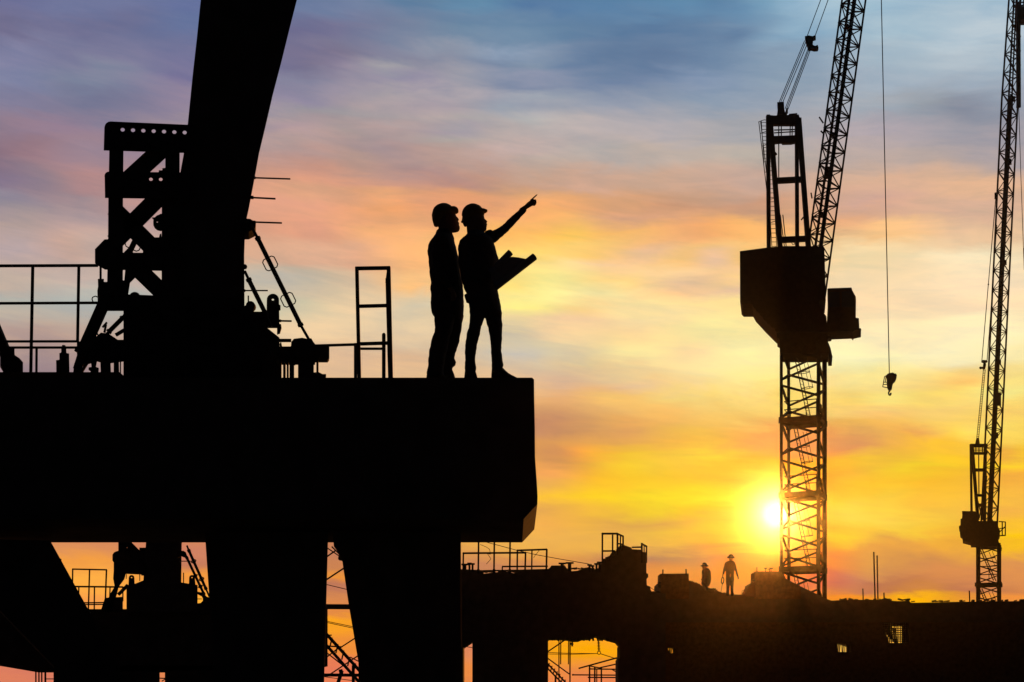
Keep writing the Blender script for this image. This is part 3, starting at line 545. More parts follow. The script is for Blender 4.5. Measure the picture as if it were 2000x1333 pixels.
# the plan held by the pointing worker
Y = 14.55
t = thing('blueprint', 'open paper plan with both ends rolled, held in front of the pointing worker', 'blueprint', W(1000, 540, Y))
m = MB(); prod(m, (997.2, 493.2), (958, 533), 13, Y-.1, Y-.1, n=16); r1 = m.build('roll', PAPER, t, smooth=False)
m = MB(); prod(m, (1043.7, 502), (967.5, 561), 14.2, Y+.02, Y-.1, n=16); m.build('roll', PAPER, t)
m = MB(); A = [W(990, 503, Y-.1), W(1001, 502, Y-.08), W(1013, 503.2, Y-.04), W(1027, 506, Y+.02), W(1042, 507.5, Y+.02), W(970, 566, Y-.1), W(958, 540, Y-.1)]
m.prism(A, Vector((0, .004, 0))); m.build('sheet', PAPER, t)
# ================================================================ second pier and its gear, seen through the gaps (about 34 m away)
Y3 = 34.0
t = thing('bridge_pier', 'second pier seen below the nearest crosshead, its beam closing the gaps at lower left', 'bridge pier', W(250, 1500, Y3))
m = MB(); poly(m, [(-900, 1130), (62, 1130), (62, 1190), (640, 1190), (640, 1206.2), (40, 1206.2), (40, 1201.5), (19, 1201.5), (25, 1206.2), (-900, 1206.2)], Y3, .12, 300); m.build('parapet', CONC, t)
m = MB(); poly(m, [(-900, 1206.8), (640, 1206.8), (640, 1302), (322, 1311.5), (68, 1311.5), (-70, 1288), (-900, 1240)], Y3, 1.2, 300)
m.build('crosshead', CONC, t)
m = MB(); poly(m, [(104.5, 1300), (312, 1300), (312, 1519), (104, 1519)], Y3, .9, 210); m.build('column', CONC, t)
m = MB(); poly(m, [(322, 1300), (632, 1300), (630, 1519), (322, 1519)], Y3, .9, 480); m.build('column', CONC, t)
t = thing('leaning_pylon', 'second pylon leg standing between the two gaps under the nearest crosshead', 'pylon', W(320, 1190, Y3-.5))
m = MB(); poly(m, [(330, 880), (378, 880), (355, 1062), (354, 1138), (386, 1143), (386, 1195), (247, 1195), (247, 1148), (265, 1140), (280, 1134), (285, 1060)], Y3-.5, .9, 320); m.build('shaft', CONC, t)
m = MB(); P = arc(257, 1129, 5.6, 0, 180, 8)+[(250, 1165), (264, 1165)]; plate_with_holes(m, P, [(257, 1128.5)], 1.2, Y3-.55, .03); m.build('lifting_lug', STEEL, t)
m = MB(); P = arc(375, 1129, 5.6, 0, 180, 8)+[(368, 1165), (384, 1165)]; plate_with_holes(m, P, [(375, 1128.5)], 1.2, Y3-.55, .03); m.build('lifting_lug', STEEL, t)
m = MB(); prod(m, (358.5, 1119), (358.5, 1140), 1.4, Y3-.55); m.build('pin', STEEL, t)
t = thing('formwork_tower', 'smaller formwork tower with rounded beam ends in the left gap under the crosshead', 'formwork tower', W(255, 1190, Y3-.4))
m = MB(); poly(m, [(231, 1040), (248, 1040), (248, 1090), (245, 1122), (222, 1122), (224, 1104), (231, 1100)], Y3-.45, .1); m.build('post', STEEL, t)
m = MB(); poly(m, [(272, 1070), (290, 1070), (290, 1124), (276, 1124)], Y3-.45, .1); m.build('post', STEEL, t)
m = MB(); poly(m, [(219.5, 1084), (223, 1079), (229, 1076.5), (275, 1078), (275, 1102), (231, 1102), (223, 1100), (219.5, 1095)], Y3-.5, .05); m.build('beam', STEEL, t)
m = MB(); plate_with_holes(m, [(222, 1100), (288, 1100), (288, 1123), (243, 1121), (222, 1121)], [(256+4*k, 1106) for k in range(0)], 1, Y3-.5, .04); m.build('beam', STEEL, t)
for a, b in (((238, 1050), (288, 1100)), ((262, 1066), (240, 1090))):
    m = MB(); pbeam(m, a, b, 13, Y3-.46, .04); m.build('brace', STEEL, t)
m = MB(); poly(m, [(222, 1115), (246, 1120), (243, 1131), (232, 1146), (228, 1162), (216, 1195), (204, 1195), (214, 1162), (224, 1146), (221, 1130)], Y3-.5, .1); m.build('leg', STEEL, t)
m = MB(); poly(m, [(205, 1168), (240, 1166), (240, 1195), (196, 1195)], Y3-.5, .3); m.build('shoe', STEEL, t)
m = MB(); prod(m, (247, 1122), (246.5, 1131), 1, Y3-.5); prod(m, (273, 1122), (273, 1135), 1.2, Y3-.5); m.build('rod', STEEL, t)
m = MB(); pbeam(m, (231, 1162), (250, 1143), 5, Y3-.55); m.build('strut', STEEL, t)
prop('long pair-mate prop crossing the left gap from upper left, nearest the leaning column', (88, 1050), (93, 1062), (124, 1121), (176, 1200), 5.5, 4, 22, (0.6,), 18, 8, 'props in the gaps under the crosshead')
prop('short thin prop hard against the leaning column at the left gap', (80, 1056), (86, 1064), (104, 1096), (120, 1130), 3, 2, 22, (), group='props in the gaps under the crosshead')
prop('rightmost prop in the small gap beside the middle column', (365, 1066), (369, 1076), (402, 1150), (409, 1166), 5, 3, Y3-.7, (0.28, 0.75), 10, 8, 'props in the gaps under the crosshead')
prop('prop left of its twin in the small gap, hung from a dark clamp', (352, 1082), (365, 1090), (398, 1160), (403, 1172), 4.6, 3, Y3-.9, (0.5, 0.8), 9, 7, 'props in the gaps under the crosshead')
t = thing('prop_clamp', 'dark hooked clamp holding the props at the top of the small gap', 'clamp', W(358, 1082, Y3-.8))
m = MB(); poly(m, [(346, 1077), (358, 1076), (363, 1079), (366, 1087), (362, 1089), (355, 1086), (346, 1090)], Y3-.8, .15); m.build('clamp_body', STEEL, t)
m = MB(); prod(m, (348, 1096.5), (373, 1096.5), 1.2, Y3-.8); m.build('rod', STEEL, t)
t = thing('support_bracket', 'curved foot bracket at the bottom of the small gap beside the middle column', 'bracket', W(400, 1180, Y3-.8))
m = MB(); poly(m, [(386, 1156), (396, 1158), (404, 1166), (412, 1168), (412, 1200), (384, 1200), (386, 1179), (392, 1178), (396, 1174), (396, 1168), (394, 1164), (386, 1160)], Y3-.8, .2); m.build('bracket_body', STEEL, t)
m = MB(); prod(m, (384, 1170.3), (394, 1170.3), 1, Y3-.8); m.build('rod', STEEL, t)
t = thing('guard_railing', 'small railing panel with crossing posts framed by the left gap', 'railing', W(180, 1192, Y3-1))
YR = Y3-1
for a, b, w in (((141, 1112), (208.8, 1113.4), 2.4), ((138, 1146), (240.5, 1147), 2.8), ((150, 1178), (206, 1177.5), 2.2), ((150, 1181.4), (206, 1181), 1.8)):
    m = MB(); prod(m, a, b, w, YR); m.build('rail', STEEL, t)
for a, b, w in (((142, 1112), (141.5, 1148), 2.4), ((175, 1112), (172.5, 1195), 2.4), ((208, 1113), (205.5, 1180), 2.6), ((154, 1146), (153, 1195), 2.2), ((184.5, 1146), (184, 1195), 2.2), ((215, 1146), (214, 1180), 2), ((240, 1146.5), (240, 1175), 2)):
    m = MB(); prod(m, a, b, w, YR); m.build('post', STEEL, t)
t = thing('cable_ducts', 'bundle of thin vertical pipes at the bottom left beside the second pier', 'pipes', W(80, 1500, Y3))
for x in (70, 76, 81.5, 88.5):
    m = MB(); prod(m, (x, 1305), (x+.6, 1519), 2.4 if x < 85 else 3.4, Y3+.2); m.build('pipe', STEEL, t)
m = MB(); prod(m, (88, 1326.5), (106, 1326.5), 1.2, Y3+.2); m.build('tie', STEEL, t)
t = thing('scaffold_ledger', 'short scaffold pieces between the two columns of the second pier', 'scaffold', W(317, 1519, Y3))
m = MB(); prod(m, (310, 1325), (324, 1325.5), 1.6, Y3+.5); prod(m, (316, 1331), (324, 1326), 1.4, Y3+.5); m.build('ledger', STEEL, t)

# ================================================================ lattice gantry and cables in the tapered gap
YG = 48.0
t = thing('lattice_gantry', 'thin lattice gantry legs and crossing braces filling the tapered gap under the crosshead', 'gantry', W(660, 1480, YG))
m = MB(); pbeam(m, (560, 1185), (760, 1186), 9.5, YG, .15); m.build('crossbeam', STEEL, t)
m = MB(); pbeam(m, (560, 1318.5), (760, 1319.5), 5.5, YG, .15); m.build('crossbeam', STEEL, t)
for a, b, w in (((620, 1101), (655, 1076), 2), ((638, 1070), (668, 1090), 1.6), ((648, 1068), (670, 1090), 2), ((622, 1143), (690, 1098), 2.2), ((664, 1266), (704, 1240), 1.8), ((620, 1298), (660, 1267), 1.8), ((630, 1269), (680, 1308), 1.8), ((638, 1322), (710, 1274), 1.8), ((684, 1284), (706, 1295), 1.6)):
    m = MB(); pbeam(m, a, b, w, YG); m.build('brace', STEEL, t)
m = MB(); poly(m, [(662, 1084), (668, 1088), (670, 1096), (662, 1094), (660, 1091)], YG, .1); m.build('clamp', STEEL, t)
for x in (600, 740):
    m = MB(); pbeam(m, (x, 1000), (x, 1481), 6, YG); m.build('leg', STEEL, t)
t = thing('conveyor_boom', 'heavy twin-rail boom sloping down right at the foot of the tapered gap', 'boom', W(690, 1500, 44))
for a, b, w in (((625, 1225), (720, 1330), 5.4), ((622, 1243), (715, 1348), 5.0)):
    m = MB(); pbeam(m, a, b, w, 44, .12); m.build('chord', STEEL, t)
for k in range(7):
    m = MB(); x = 634+k*11.5; y = 1237+k*12.6; pbeam(m, (x+3, y-4), (x-1, y+14), 2.0, 44); m.build('strut', STEEL, t)
m = MB(); pbeam(m, (634, 1262), (668, 1264), 2.2, 44); pbeam(m, (665, 1308), (668, 1322), 7, 44); pbeam(m, (668, 1310), (660, 1335), 6, 44); pbeam(m, (640, 1241), (648, 1241), 1.6, 44); m.build('hanger', STEEL, t)
m = MB(); pbeam(m, (690, 1300), (690, 1490), 5, 44); m.build('leg', STEEL, t)
def cable(lb, P, w, Y, Y2=None, cat='cable', group=None, mat=None):
    Y2 = Y if Y2 is None else Y2; n = len(P)
    pts_ = [W(p[0], p[1], Y+(Y2-Y)*k/(n-1)) for k, p in enumerate(P)]
    m = MB(); m.path(pts_, (w+.3)*Y/F/2, 5); o = m.build('cable', mat or ROPE)
    o['label'] = lb; o['category'] = cat
    if group: o['group'] = group
    return o
for lb, P, w in (('single cable slanting across the middle of the tapered gap', [(600, 1133), (720, 1162)], 1.3),
                 ('upper of two parallel cables below the beam in the tapered gap', [(600, 1206), (720, 1231)], 1.2),
                 ('lower of two parallel cables below the beam in the tapered gap', [(600, 1208), (720, 1234)], 1.2),
                 ('upper cable at the very bottom of the tapered gap', [(600, 1318), (720, 1334)], 1.2),
                 ('two slack cables in the narrow upright slot, upper one', [(880, 1228), (940, 1243)], 1.0),
                 ('lower slack cable in the narrow upright slot', [(880, 1259), (940, 1268)], 1.3)):
    cable(lb, P, w, 60, group='cables behind the first pier')

# ================================================================ middle viaduct segment with railings (about 60 m away)
YD = 60.0
t = thing('viaduct_segment', 'raised viaduct deck with debris, ramp and tattered underside right of the crosshead', 'viaduct', W(1000, 1460, YD))
m = MB()
poly(m, [(700, 1112), (899, 1112), (944, 1114), (944, 1121), (968, 1118), (992, 1117), (1004, 1120), (1012, 1113), (1072, 1111.5), (1077, 1105), (1103, 1104.5), (1108, 1112), (1117, 1116), (1128, 1115), (1136, 1112.5), (1169, 1111.8), (1174, 1103), (1176, 1097.5), (1192, 1087), (1206, 1077), (1210, 1066), (1218, 1064.6), (1233, 1070), (1234, 1073), (1252, 1074), (1252, 1078), (1262, 1079), (1262.5, 1098), (1262.5, 1120), (1266, 1121), (1266, 1128), (1263, 1131), (1263.5, 1144), (1270, 1146), (1271, 1155), (1278, 1157), (1300, 1160), (1300, 1262),
         (1213, 1262), (1206, 1253.6), (1196, 1251), (1183, 1247), (1172, 1244), (1165, 1243), (1158, 1246), (1150, 1248), (1143, 1246.5), (1132, 1251), (1122, 1251.5), (1112, 1249), (1096, 1247.8), (1072, 1248), (1060, 1251), (923, 1252), (905, 1264), (860, 1262), (700, 1262)], YD, 1.5, 1000)
m.build('deck', CONC, t)
m = MB(); poly(m, [(922.5, 1245), (1070.5, 1245), (1070.5, 1463), (922.5, 1463)], YD-.1, 1.7, 1000); m.build('pier', CONC, t)
m = MB(); poly(m, [(1207.8, 1288), (1211, 1285), (1211, 1262), (1216, 1258), (1216, 1245), (1300, 1245), (1300, 1463), (1207.3, 1463)], YD-.1, 1.7, 1000); m.build('pier', CONC, t)
m = MB(); poly(m, [(700, 1245), (904.5, 1245), (904.5, 1463), (700, 1463)], YD-.1, 1.7, 1000); m.build('pier', CONC, t)
for i in range(22):     # torn sheeting hanging under the deck edge
    x = 1074+i*6.1+random.uniform(-2, 2); L = random.uniform(2, 7)
    m = MB(); pbeam(m, (x, 1246), (x+random.uniform(-3, 3), 1249+L*.6), random.uniform(1, 5), YD-.05, .02); m.build('torn_sheet', TARP, t)
for i, (x, h, w) in enumerate(((908, 12, 8), (917, 14, 5), (923, 13, 5), (1098, 14, 8), (1112.5, 15, 9), (1151.5, 11, 5), (1157.5, 9, 4), (1165, 13, 5), (1171, 16, 6))):
    st = thing('steel_stub', ('first', 'second', 'third', 'fourth', 'fifth', 'sixth', 'seventh', 'eighth', 'ninth')[i]+' flanged steel stub from the left along the middle viaduct edge', 'steel stub', W(x, 1116, YD-.2), 'steel stubs standing on the viaduct edge')
    h += 2; w *= 1.15
    m = MB(); pbeam(m, (x, 1117-h), (x, 1118), w*.6, YD-.2, .1); m.build('web', STEEL, st)
    m = MB(); pbeam(m, (x-w*.75, 1117-h), (x+w*.75, 1117-h), 2.4, YD-.2, .12); m.build('flange', STEEL, st)
def railing(name, lb, rails, posts, Y, base, group='railings on the middle viaduct', cat='railing'):
    t = thing(name, lb, cat, W(*base, Y), group)
    for a, b, w in rails:
        m = MB(); prod(m, a, b, w, Y); m.build('rail', STEEL, t)
    for a, b, w in posts:
        m = MB(); prod(m, a, b, w, Y); m.build('post', STEEL, t)
    return t
railing('guard_railing', 'long low pipe railing directly right of the crosshead underside', [((903.5, 1081), (1027.5, 1080), 3.2)], [((905, 1081), (904.5, 1114), 2.6), ((1026.5, 1080), (1025.5, 1114), 2.8)], YD, (965, 1116))
railing('guard_railing', 'higher pipe railing with three posts ending beside the sagging cable', [((1009, 1075.5), (1069, 1073.5), 3)], [((1010.5, 1075), (1010, 1116), 2.6), ((1039, 1074), (1038.5, 1114), 2.2), ((1068, 1073.5), (1067, 1114), 3)], YD+.6, (1039, 1114))
railing('toe_rail', 'lowest rail running just above the viaduct surface', [((980.5, 1107), (1070, 1106.4), 2.6), ((944, 1115.3), (1012, 1114.5), 2.6)], [((981, 1107), (981, 1118), 2)], YD-.1, (1020, 1115))
for x, lb in ((935, 'left'), (965.7, 'middle'), (996.5, 'right')):
    t = thing('scaffold_pole', lb+'most thin pole reaching from the viaduct up to the crosshead' if lb != 'middle' else 'thin pole in the middle of three reaching up to the crosshead', 'pole', W(x, 1122, YD-.3), 'poles between viaduct and crosshead')
    m = MB(); prod(m, (x, 1040), (x-1, 1122), 2.8, YD-.3); m.build('tube', STEEL, t)
    m = MB(); prod(m, (x-.8, 1112), (x-1, 1120), 4.4, YD-.3); m.build('coupler', STEEL, t)
t = thing('access_cage', 'tall open access frame at the top of the viaduct ramp', 'guard frame', W(1196, 1098, YD-.4))
for a, b, w in (((1176.5, 1042), (1176.5, 1100), 2.6), ((1196.5, 1042), (1196.5, 1090), 2.4), ((1206, 1042), (1206, 1085), 3), ((1212, 1045), (1211.5, 1072), 2), ((1217, 1048), (1217, 1070), 2.6)):
    m = MB(); pbeam(m, a, b, w, YD-.4); m.build('post', STEEL, t)
for a, b, w in (((1175, 1042.8), (1206.5, 1042.8), 3), ((1205, 1042.6), (1218, 1048.5), 2.6), ((1176, 1076.7), (1202, 1076.5), 2.4), ((1206, 1062), (1218, 1064), 2)):
    m = MB(); pbeam(m, a, b, w, YD-.4); m.build('crossbar', STEEL, t)
t = thing('edge_guard', 'small bent guard frame at the right end of the viaduct ramp', 'guard frame', W(1257, 1100, YD-.4))
for a, b, w in (((1253.5, 1061), (1253.5, 1100), 2.8), ((1262.8, 1068), (1262.5, 1100), 2.2), ((1258, 1066), (1258, 1100), 1.4)):
    m = MB(); pbeam(m, a, b, w, YD-.4); m.build('post', STEEL, t)
for a, b, w in (((1234, 1069.5), (1253, 1069), 2.2), ((1252.5, 1062), (1264, 1068.5), 2.6)):
    m = MB(); pbeam(m, a, b, w, YD-.4); m.build('crossbar', STEEL, t)
t = thing('reinforcing_bars', 'bundle of cut bars and wire leaning on the viaduct ramp', 'rebar', W(1200, 1090, YD-.5))
for i in range(14):
    x = 1184+i*2.6; y = 1096-i*2
    m = MB(); prod(m, (x, y+4), (x+random.uniform(-4, 6), y-random.uniform(1, 9)), 1.1, YD-.5, n=5); m.build('bar', RUST, t)
cable('long sagging cable running from the crosshead down to the viaduct ramp', [(940, 1057), (975, 1066), (1010, 1075.5), (1050, 1084.5), (1100, 1093.5), (1150, 1102)], 1.1, YD-.6)
cable('crooked loose wire dangling from the crosshead between the poles', [(938, 1064), (950, 1069), (956, 1073), (958, 1083), (952, 1082), (959, 1092), (950, 1102)], .8, YD-.7)
cable('short broken wire hanging inside the higher railing', [(1053, 1076), (1046, 1084), (1042, 1090)], .7, YD+.5)
cable('thin double cable joining the viaduct to the concrete block', [(1262, 1163-20), (1278, 1153), (1292, 1162)], .8, YD+2)

# ================================================================ substation gear in the lower gap
YS = 72.0
t = thing('insulator_string', 'string of round insulator discs hanging in the lower gap', 'insulator', W(1169.5, 1277, YS))
m = MB(); prod(m, (1168.5, 1243), (1170, 1273), 1.6, YS); m.build('stem', STEEL, t)
for k in range(10):
    m = MB(); c = W(1168.6+.15*k, 1246.5+k*2.95, YS); m.skin([m.ring(c, Vector((4*YS/F, 0, 0)), Vector((0, 4*YS/F, 0)), 10), m.ring(c+Vector((0, 0, 1.4*YS/F)), Vector((1.2*YS/F, 0, 0)), Vector((0, 1.2*YS/F, 0)), 10)]); m.build('disc', STEEL, t)
m = MB(); P = [W(1170+3.2*math.cos(a), 1275.5-3.2*math.sin(a), YS) for a in [k*math.pi/6 for k in range(13)]]; m.path(P, .8*YS/F, 5); m.build('ring', STEEL, t)
for lb, P, w in (('upper conductor wire running left from the insulator string', [(1040, 1273.6), (1110, 1276.5), (1168, 1277)], 1.0),
                 ('lower conductor wire running left from the insulator string', [(1040, 1277.6), (1120, 1278.4), (1168, 1277)], 1.0),
                 ('conductor wire sloping down right from the insulator string', [(1172, 1277), (1215, 1291)], 1.3)):
    cable(lb, P, w, YS, group='conductor wires at the insulator')
t = thing('scaffold_mast', 'pair of tall tubular masts with crossing braces in the lower gap', 'scaffold', W(1100, 1480, YS-2))
for x, w in ((1091.8, 1.6), (1095.4, 1.6), (1110.5, 1.4), (1113.4, 2.2)):
    m = MB(); prod(m, (x, 1235), (x-.4, 1451 if x != 1095.4 and x != 1110.5 else 1298), w, YS-2); m.build('tube', STEEL, t)
m = MB(); prod(m, (1117.5, 1240), (1117.5, 1263), 3, YS-2); prod(m, (1113, 1258), (1120, 1258), 3.4, YS-2); m.build('bracket', STEEL, t)
for a, b, w in (((1060, 1257), (1085, 1243), 2), ((1060, 1280), (1110, 1246), 2), ((1060, 1279), (1112, 1317), 1.8)):
    m = MB(); prod(m, a, b, w, YS-2); m.build('brace', STEEL, t)
t = thing('conveyor_boom', 'heavy lattice boom sloping down right at the left of the lower gap', 'boom', W(1090, 1480, YS-4))
for a, b, w in (((1060, 1287), (1112, 1341), 2.6), ((1060, 1296), (1104, 1341), 2.4)):
    m = MB(); pbeam(m, a, b, w, YS-4, .1); m.build('chord', STEEL, t)
for k in range(8):
    m = MB(); x = 1066+k*5.2; y = 1294+k*5.4; pbeam(m, (x+2, y-4), (x-1, y+6), 1.6, YS-4); m.build('strut', STEEL, t)
m = MB(); pbeam(m, (1085, 1320), (1085, 1455), 3, YS-4); m.build('leg', STEEL, t)
t = thing('switch_frame', 'low tubular frame with slanted arms at the bottom of the lower gap', 'scaffold', W(1175, 1480, YS-1))
for a, b, w in (((1151.5, 1302), (1151.5, 1453), 2.6), ((1161.7, 1304), (1161.7, 1453), 2.6), ((1165.6, 1306), (1165.6, 1453), 1.6), ((1174.6, 1304), (1174, 1453), 2.4)):
    m = MB(); prod(m, a, b, w, YS-1); m.build('post', STEEL, t)
for a, b, w in (((1151, 1307), (1215, 1307.8), 2), ((1118, 1318.5), (1215, 1319.2), 2), ((1148, 1323.5), (1215, 1323.8), 2), ((1130, 1306), (1215, 1282.5), 2.4), ((1170, 1305), (1215, 1295), 2), ((1151, 1301), (1176, 1306), 1.8), ((1194, 1307), (1212, 1318), 1.6)):
    m = MB(); prod(m, a, b, w, YS-1); m.build('arm', STEEL, t)
m = MB(); m.ball(W(1119, 1318.5, YS-1), 2*YS/F, 8); m.build('joint', STEEL, t)

# ================================================================ far viaduct under construction (about 70 m away)
YV = 70.0
t = thing('viaduct_segment', 'long far viaduct deck and falsework running to the right edge below both cranes', 'viaduct', W(1650, 1455, YV))
m = MB()
top = [(1240, 1159), (1289, 1158.5), (1290, 1135), (1345, 1135.6), (1374, 1145), (1398, 1153), (1418, 1161), (1449, 1162), (1474.5, 1150), (1474.5, 1135), (1531, 1129), (1560, 1144), (1596.5, 1161), (1614, 1170), (1624, 1173.5), (1650, 1172.6), (1695, 1171.6), (1720, 1172.6), (1728, 1168.5), (1738, 1173.7), (1763, 1174.7), (1775, 1172.6), (1779, 1177.7), (1820, 1177.2), (1865, 1176), (1990, 1174.5), (2400, 1172)]
poly(m, top+[(2400, 1216), (1240, 1216)], YV-1, 3.0, 1000); m.build('deck', CONC, t)
for P in ([(1240, 1214), (1636, 1214), (1636, 1264.5), (1240, 1264.5)], [(1240, 1264), (1304, 1264), (1304, 1269), (1312, 1279), (1240, 1279)], [(1318, 1264), (1636, 1264), (1636, 1279), (1310, 1279), (1320, 1273)], [(1240, 1278.5), (1636, 1278.5), (1636, 1455), (1240, 1455)], [(1664, 1214), (1719, 1214), (1725, 1225), (1731, 1240), (1737, 1257), (1737, 1455), (1664, 1455)], [(1775.5, 1214), (2400, 1214), (2400, 1455), (1775.5, 1455)],
          [(1736, 1256.5), (1776, 1256.5), (1776, 1455), (1736, 1455)], [(1635, 1274), (1665, 1274), (1665, 1455), (1635, 1455)], [(1635, 1214), (1665, 1214), (1665, 1262), (1650, 1257), (1635, 1256)]):
    m = MB(); poly(m, P, YV-.98, 1.2, 1000); m.build('falsework_wall', WOOD, t)
for i in range(8):
    m = MB(); x = 1303+i*3.1; prod(m, (x, 1261), (x+random.uniform(-2, 2), 1280), random.uniform(1, 2), YV-.9, n=5); m.build('falsework_strut', WOOD, t)
for i in range(9):
    m = MB(); x = 1638+i*3.1; prod(m, (x, 1254), (x+random.uniform(-2, 2), 1276), random.uniform(1, 2.2), YV-.9, n=5); m.build('falsework_strut', WOOD, t)
t = thing('rebar_mesh', 'square mesh of bars glowing through the opening in the far viaduct', 'rebar mesh', W(1757, 1257, YV-.8))
for i in range(11):
    m = MB(); x = 1734+i*4.05+random.uniform(-.5, .5); prod(m, (x, 1216), (x, 1258), 1.5, YV-.8, n=5); m.build('bar', RUST, t)
for i in range(10):
    m = MB(); y = 1219+i*4.2+random.uniform(-.4, .4); prod(m, (1718, y), (1777, y+.4), 1.7, YV-.75, n=5); m.build('bar', RUST, t)
for i in range(8):
    m = MB(); x = 1720+i*4; prod(m, (x, 1214+i*2), (x+5, 1232+i*4.5), random.uniform(1.5, 4), YV-.7, n=5); m.build('prop', RUST, t)
dm = MB(); rr = random.Random(3)
def debris(x0, x1, yf, Y, n, s0, s1):
    for i in range(n):
        x = rr.uniform(x0, x1); y = yf(x); w = rr.uniform(s0, s1); h = rr.uniform(.8, 2.2+s1*.1); a = rr.uniform(-.5, .5)
        pbeam(dm, (x-w/2, y-h*.4-a*w*.3), (x+w/2, y-h*.4+a*w*.3), h, Y+rr.uniform(0, .4), .15)
debris(1640, 1775, lambda x: 1172.5, YV-.9, 26, 2, 10)
debris(1780, 2010, lambda x: 1176-.01*(x-1780), YV-.9, 20, 2, 8)
debris(1262, 1292, lambda x: 1158, YV-.9, 22, 2, 7)
debris(1072, 1180, lambda x: 1112, YD+.1, 30, 2, 9)
debris(944, 1010, lambda x: 1118, YD+.1, 18, 2, 9)
debris(1178, 1206, lambda x: 1097-(x-1178)*.72, YD-.2, 16, 2, 8)
debris(1346, 1420, lambda x: 1137+(x-1346)*.33, YV-.9, 14, 2, 8)
o = dm.build('site_debris', WOOD); o['kind'] = 'stuff'; o['label'] = 'loose planks and offcuts scattered along the viaduct edges'
# concrete blocks on the far viaduct
def block(lb, P, pins, Y, knobs):
    t = thing('formwork_block', lb, 'formwork block', W(sum(p[0] for p in P)/len(P), max(p[1] for p in P), Y), 'formwork blocks on the far viaduct')
    m = MB(); poly(m, P, Y, 1.2, 1000); m.build('block_body', WOOD, t)
    for a, b, w in pins:
        m = MB(); prod(m, a, b, w, Y); m.build('pin', STEEL, t)
    for k in knobs:
        m = MB(); poly(m, k, Y-.05, .2); m.build('clamp', STEEL, t)
block('formwork block with two short pins, left of the crouching worker', [(1289.5, 1121), (1345.3, 1120.6), (1345.5, 1138), (1345.5, 1170), (1290, 1170)], [((1294.7, 1113), (1294.7, 1123), 2), ((1340, 1112), (1340, 1123), 2)], YV-1.2,
      [[(1284, 1137.5), (1291, 1137), (1291, 1140), (1285, 1139.5)], [(1286, 1143), (1291, 1142), (1291, 1150), (1286, 1147)], [(1266, 1150), (1270, 1149), (1272, 1155), (1276, 1160), (1266, 1165)], [(1280, 1158), (1286, 1154), (1291, 1158), (1291, 1165), (1276, 1165)]])
block('formwork block with tee handles at the foot of the big crane', [(1474.6, 1116.7), (1526, 1116.7), (1532, 1129), (1564, 1146), (1564, 1170), (1474, 1170)], [((1478.4, 1108), (1478.4, 1118), 2), ((1495.2, 1110.5), (1495.2, 1118), 1), ((1503, 1112.5), (1503, 1118), 1), ((1506, 1110.5), (1506, 1118), 1), ((1492.5, 1110.7), (1498, 1110.7), 1.4), ((1500.5, 1112.7), (1504, 1112.7), 1.2), ((1502.5, 1110.3), (1510, 1110.3), 1.4)], YV-1.2,
      [[(1468, 1133), (1475, 1132), (1475, 1136), (1469, 1135)]])
t = thing('site_box', 'tiny box on a bracket on the slope between the two small workers', 'box', W(1392, 1155, YV-1.3))
m = MB(); poly(m, [(1380, 1149.2), (1398.4, 1149.6), (1398, 1153), (1394, 1153), (1394, 1158), (1382, 1156)], YV-1.3, .3); m.build('box_body', STEEL, t)
t = thing('rebar_tuft', 'springy tuft of bent bars left of the formwork block by the crane', 'rebar', W(1460, 1162, YV-1.3))
for i in range(22):
    x = 1449+i*1.1; h = 6+i*1.0+random.uniform(-3, 3); P = []
    for k in range(6):
        f = k/5; P.append(W(x+f*f*random.uniform(4, 8)-2*math.sin(f*3), 1163-h*math.sin(f*2.1), YV-1.3-.02*i))
    m = MB(); m.path(P, .7*YV/F/2*1.1, 5); m.build('bar', RUST, t)
m = MB(); poly(m, [(1452, 1164), (1460, 1153), (1468, 1147), (1475, 1140), (1476, 1166)], YV-1.35, .3); m.build('heap', RUST, t)
for i, (a, b, w, lb) in enumerate((((1685.2, 1150), (1686, 1174), 1.8, 'short upright bar left of the tall pair on the far viaduct'), ((1706.6, 1078.5), (1709.2, 1175), 2.3, 'tallest upright bar on the far viaduct'), ((1713, 1085.5), (1714.8, 1175), 2.1, 'slightly shorter bar right beside the tallest upright bar'), ((1726.4, 1158), (1727, 1175), 2, 'stubby bar over the bump right of the tall pair'), ((1893.2, 1154), (1894, 1178), 2, 'lone short bar left of the far crane tower'))):
    m = MB(); prod(m, a, b, w, YV-.5, n=6); o = m.build('rebar_bar', RUST); o['label'] = lb; o['category'] = 'rebar'; o['group'] = 'upright bars on the far viaduct'

